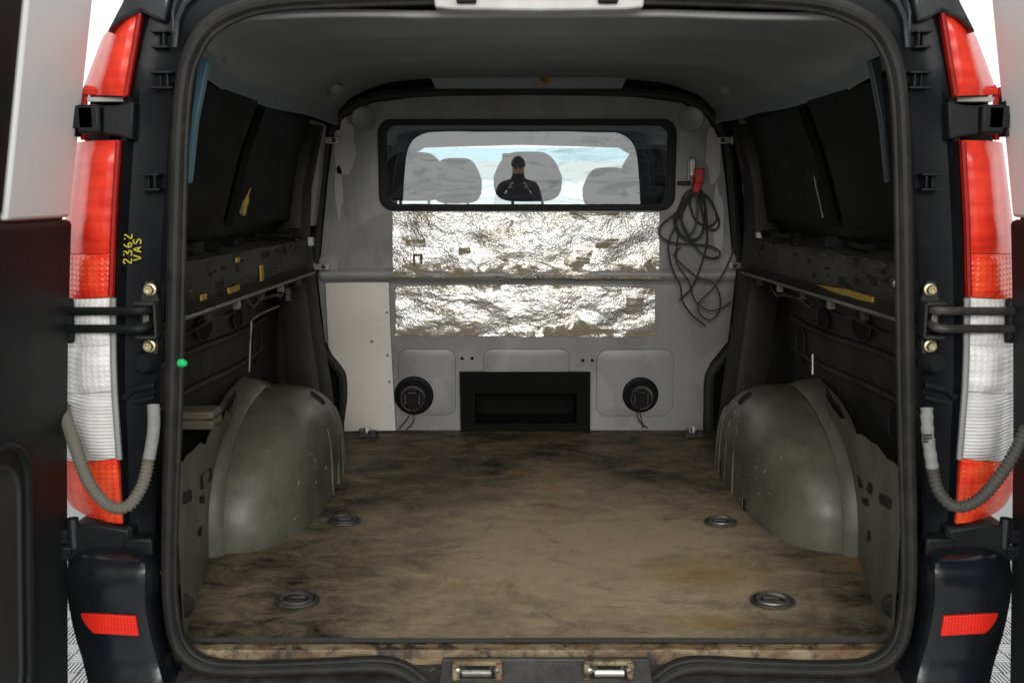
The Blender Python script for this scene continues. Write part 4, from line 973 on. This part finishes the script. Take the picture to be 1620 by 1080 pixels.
# --- bumper
bt_in = [(868, 1466), (900, 1462), (960, 1462), (1010, 1452), (1060, 1438), (1110, 1426), (1200, 1410)]
bt_out = [(868, 1590), (885, 1598), (920, 1602), (960, 1597), (1000, 1588), (1050, 1572), (1110, 1560), (1200, 1550)]
bump_o = None
def bump_y(py, u): return 1.86 + .06*max(0, 1-(py-868)/40)**2 + .012*min(1, max(0, (py-932)/10))*min(1, max(0, (1075-py)/10)) + .05*max(0, (u-.6)/.4)**2.5 + .04*max(0, (.15-u)/.15)**2
m = MB()
for s in (1, -1):
    rows = []
    for py in (868, 876, 886, 900, 920, 935, 950, 985, 1010, 1040, 1062, 1075, 1110, 1200):
        a, b = lerp(bt_in, py), lerp(bt_out, py); row = []
        for u in [k/16 for k in range(17)]:
            row.append(P(a+(b-a)*u, py, bump_y(py, u)))
        rows.append(row)
    mm = MB().grid(rows); top = rows[0]; mm.grid([top, [p + Vector((0, .14, .012)) for p in top]]); mm.grid([[r[0] for r in rows], [r[0] + Vector((0, .10, 0)) for r in rows]])
    mir(mm, s); m.add(mm.v, mm.f)
# middle step of the bumper below the sill
m.grid([[Vector((x, y, z)) for x in (-.66, -.3, 0, .3, .66)] for y, z in ((1.90, .40), (1.84, .40), (1.80, .38), (1.79, .20))])
bump_o = VP(m.build('bumper', bumper_m, smooth=50, label='black rear bumper'))
for s in (1, -1):
    def rp(a, b, o): return P(a, b, bump_y(b, (a-lerp(bt_in, b))/(lerp(bt_out, b)-lerp(bt_in, b))) - o)
    R_ = [[rp(1494 - 5*t + (86 - 16*t*t)*k/10, 975 - 5*k/10 + (31 + 1*k/10)*t, .006) for k in range(11)] for t in (0, .25, .5, .75, 1)]
    rim = R_[0] + [r[-1] for r in R_[1:]] + R_[-1][-2::-1] + [r[0] for r in R_[-2:0:-1]]
    m = MB().grid(R_).grid([rim, [p + Vector((0, .02, 0)) for p in rim]], True)
    mir(m, s); m.build('reflector', reflector_m, bump_o, bevel=.002)

# --- rear doors standing open
def dx_(z): return lerp([(.20, 1.02), (.45, 1.0), (1.0, .965), (1.447, .930), (1.9, .865), (2.05, .83)], z)
for s in (-1, 1):
    zs = [.30, .45, .7, 1.0, 1.2, 1.4, 1.5, 1.6, 1.7, 1.8, 1.9, 1.97]
    ang = 0.03
    sh = (.012 + .030*max(0, (z_top-1.0))) if False else 0
    def D(Y, z, off): return Vector((s*(dx_(z) - off + (1.97-Y)*ang - ((.008 + .030*max(0, z-1.3)) if s < 0 else .004 + .03*max(0, z-1.3))), Y, z))
    def slab(name, mat, Y0, Y1, z0, z1, o0, o1, parent, bevel=.006, label=None, edge=.0):
        zz = [z0] + [z for z in zs if z0+.01 < z < z1-.01] + [z1]
        ny = 8; inner = [[D(Y0+(Y1-Y0)*k/ny, z, o1) for k in range(ny+1)] for z in zz]; outer = [[D(Y0+(Y1-Y0)*k/ny, z, o0) for k in range(ny+1)] for z in zz]
        m = MB().grid(inner).grid(outer)
        def rim(r): return r[0] + [q[-1] for q in r[1:]] + r[-1][-2::-1] + [q[0] for q in r[-2:0:-1]]
        m.grid([rim(inner), rim(outer)], True)
        return m.build(name, mat, parent, bevel=bevel, label=label)
    door = VP(slab('rear_door', black_gloss, 1.18, 1.955, .42, 1.97, -.075, -.012, None, label='black rear door standing open'))
    zsp = 1.447
    slab('upper_panel', door_grey, 1.725, 1.960, zsp, 1.962, -.02, .0, door, label='pale grey upper door panel')
    slab('window_cover', black_trim, 1.22, 1.720, zsp+.01, 1.94, -.02, -.004, door)
    tp = slab('trim_panel', door_trim, 1.20, 1.968, .45, zsp-.004, -.02, .004, door, bevel=.012)
    # pressed handle pocket in the trim
    yy0, yy1, za, zb = 1.25, 1.80, .50, 1.05
    pts = rrect(yy0, yy1, za, zb, .09, 6)
    path = [D(y, z, .004) for y, z in pts]
    m = MB(); m.tube(path, .010, 8, True); m.build('moulded_edge', door_trim, door)
    path = [D(y, z, .005) for y, z in rrect(yy0+.035, yy1-.035, za+.035, zb-.035, .07, 6)]
    m = MB(); m.add(path, [tuple(range(len(path)))]); m.tube(path, .006, 6, True); m.build('moulded_pocket', rubber_dk, door)

# ------------------------------------------------------------------ black cable hanging from its hook
zx = lambda a, b, y=3.80: P(1030+a/3.725, 240+b/3.725, y)
cab_e = empty('cable', zx(270, 1030, 3.79), 'tangled black cable with red plug hanging on the bulkhead beside the window', 'cable')
strands = [[(270, 225), (205, 245), (145, 400), (175, 490), (235, 520), (300, 480), (318, 300), (285, 225)],
           [(285, 225), (345, 280), (392, 380), (400, 435), (360, 462), (312, 400), (290, 300), (270, 235)],
           [(268, 235), (215, 300), (180, 400), (215, 490), (262, 440), (275, 330), (262, 240)],
           [(262, 240), (200, 290), (150, 420), (200, 505), (290, 500), (322, 380), (300, 250), (280, 230)],
           [(290, 235), (360, 300), (385, 400), (340, 440), (285, 420), (250, 380), (230, 300), (250, 240)],
           [(275, 235), (320, 330), (305, 470), (240, 528), (160, 480), (138, 390), (180, 330), (240, 250)],
           [(205, 300), (130, 375), (65, 430), (50, 485), (110, 532), (230, 545), (340, 555), (400, 585), (395, 620), (335, 622), (265, 565), (190, 430), (175, 350), (230, 240)],
           [(200, 250), (140, 440), (103, 550), (122, 680), (172, 790), (185, 880), (240, 960), (320, 1025)],
           [(318, 300), (330, 450), (326, 560), (285, 700), (245, 795), (205, 840), (168, 872)],
           [(160, 480), (150, 600), (160, 670), (220, 760), (255, 870), (330, 932), (400, 928), (452, 900), (470, 885)],
           [(180, 560), (145, 590), (150, 630), (260, 730), (365, 775), (405, 850), (402, 940), (350, 990), (295, 965), (275, 910), (310, 860), (370, 800), (440, 690), (487, 560), (492, 400), (480, 200), (470, 20)]]
for i, st in enumerate(strands):
    rr = random.Random(i); pts = [zx(a, b, 3.803 - .006*(i % 4) - .006*rr.random()) for a, b in st]
    o = MB().tube(spline(pts, 7), .0036 if i < 9 else .0030, 7).build('strand', cable_m, cab_e)
    o.location -= cab_e.location
m = MB(); m.box(zx(282, 145, 3.79), (.036, .036, .056)); m.box(zx(268, 205, 3.79), (.030, .03, .05), Matrix.Rotation(.2, 3, 'Y')); o = m.build('red_plug', red_plug, cab_e, bevel=.005); o.location -= cab_e.location
m = MB(); m.box(zx(195, 185, 3.80), (.05, .02, .014)); o = m.build('plug_cap', cable_m, cab_e, bevel=.004); o.location -= cab_e.location

# ------------------------------------------------------------------ the photographer, mirrored in the window pane
def skin_mesh(name, joints, edges, root=0):
    me = bpy.data.meshes.new(name); me.from_pydata([j[:3] for j in joints], edges, []); o = bpy.data.objects.new(name, me); COL.objects.link(o)
    md = o.modifiers.new('skin', 'SKIN'); md.use_smooth_shade = True
    for i, j in enumerate(joints):
        sv = me.skin_vertices[0].data[i]; r = j[3]; sv.radius = r if isinstance(r, tuple) else (r, r); sv.use_root = (i == root)
    o.modifiers.new('sub', 'SUBSURF').levels = 2; o.modifiers['sub'].render_levels = 2
    dg = bpy.context.evaluated_depsgraph_get(); m2 = bpy.data.meshes.new_from_object(o.evaluated_get(dg)); bpy.data.objects.remove(o)
    m2.polygons.foreach_set('use_smooth', [True]*len(m2.polygons)); return m2
bx0, by0 = .015, -3.7
J = [(0, 0, .95, (.15, .11)), (0, 0, 1.12, (.15, .11)), (0, 0.01, 1.38, (.16, .12)), (0, .01, 1.52, (.10, .08)), (0, .03, 1.58, .058), (0, .05, 1.65, (.072, .085)), (0, .055, 1.74, (.070, .085))]
E = [(0, 1), (1, 2), (2, 3), (3, 4), (4, 5), (5, 6)]
for s in (-1, 1):
    b = len(J)
    J += [(s*.18, 0, 1.50, .062), (s*.235, .03, 1.25, .050), (s*.17, .20, 1.32, .042), (s*.09, .28, 1.43, .030), (s*.075, .30, 1.475, (.032, .022))]
    E += [(3, b), (b, b+1), (b+1, b+2), (b+2, b+3), (b+3, b+4)]
    for k, (fx, fl) in enumerate(((-.02, .05), (-.005, .06), (.012, .056), (.026, .045))):
        c0 = len(J); J += [(s*(.075+.012), .30 + fx, 1.49, .011), (s*(.07), .30 + fx + .012, 1.50 + fl*.45, .0095), (s*(.045), .30 + fx + .014, 1.50 + fl*.55, .0085)]; E += [(b+4, c0), (c0, c0+1), (c0+1, c0+2)]
    c0 = len(J); J += [(s*.055, .27, 1.48, .012), (s*.04, .262, 1.50, .010)]; E += [(b+4, c0), (c0, c0+1)]
    b = len(J); J += [(s*.10, 0, .88, .095), (s*.11, .02, .50, .065), (s*.12, -.01, .10, .045), (s*.125, .12, .04, .042)]; E += [(0, b), (b, b+1), (b+1, b+2), (b+2, b+3)]
me = skin_mesh('person', J, E)
for mt in (jacket_m, skin_m): me.materials.append(mt)
for p in me.polygons:
    c = p.center; p.material_index = 1 if (c.z > 1.625 and c.y < .2) or (c.y > .285 and c.z > 1.47) else 0
per = bpy.data.objects.new('person', me); COL.objects.link(per); per.location = (bx0, by0, 0); per.scale = (1.03,)*3
per['label'] = 'person in dark jacket holding a phone at chest height, mirrored in the bulkhead window'; per['category'] = 'person'
m = MB(); rows = []
for i in range(9):
    q = math.pi/2*i/8
    rows.append([Vector((.079*math.cos(q)*math.cos(a), .045 + .098*math.cos(q)*math.sin(a) - .008, 1.715 + .105*math.sin(q) - (.02*math.sin(a) if math.sin(a) < 0 else -.03*math.sin(a))*math.cos(q)*-1)) for a in [2*math.pi*k/24 for k in range(24)]])
m.grid(rows, True).build('hair', hair_m, per)
m = MB()
for s in (-1, 1): m.lathe((s*.030, .125, 1.69), (0, 1, 0), [(0, .012), (.009, .010), (.012, 0)], 10)
m.build('eyes', hair_m, per); m = MB().prism([(-.012, .13, 1.655), (.012, .13, 1.655), (0, .155, 1.655), ], (0, -.004, .045)).build('nose', skin_m, per)
m = MB(); m.box((0, .127, 1.625), (.045, .008, .008)); m.build('mouth', red_plug, per, bevel=.003)
ph = MB().box((bx0, by0+.31, 1.56), (.15, .010, .075)).build('phone', hole_m, None, bevel=.004)
ph['label'] = 'dark phone in the hands of the mirrored person'; ph['category'] = 'phone'
bpy.context.view_layer.update()
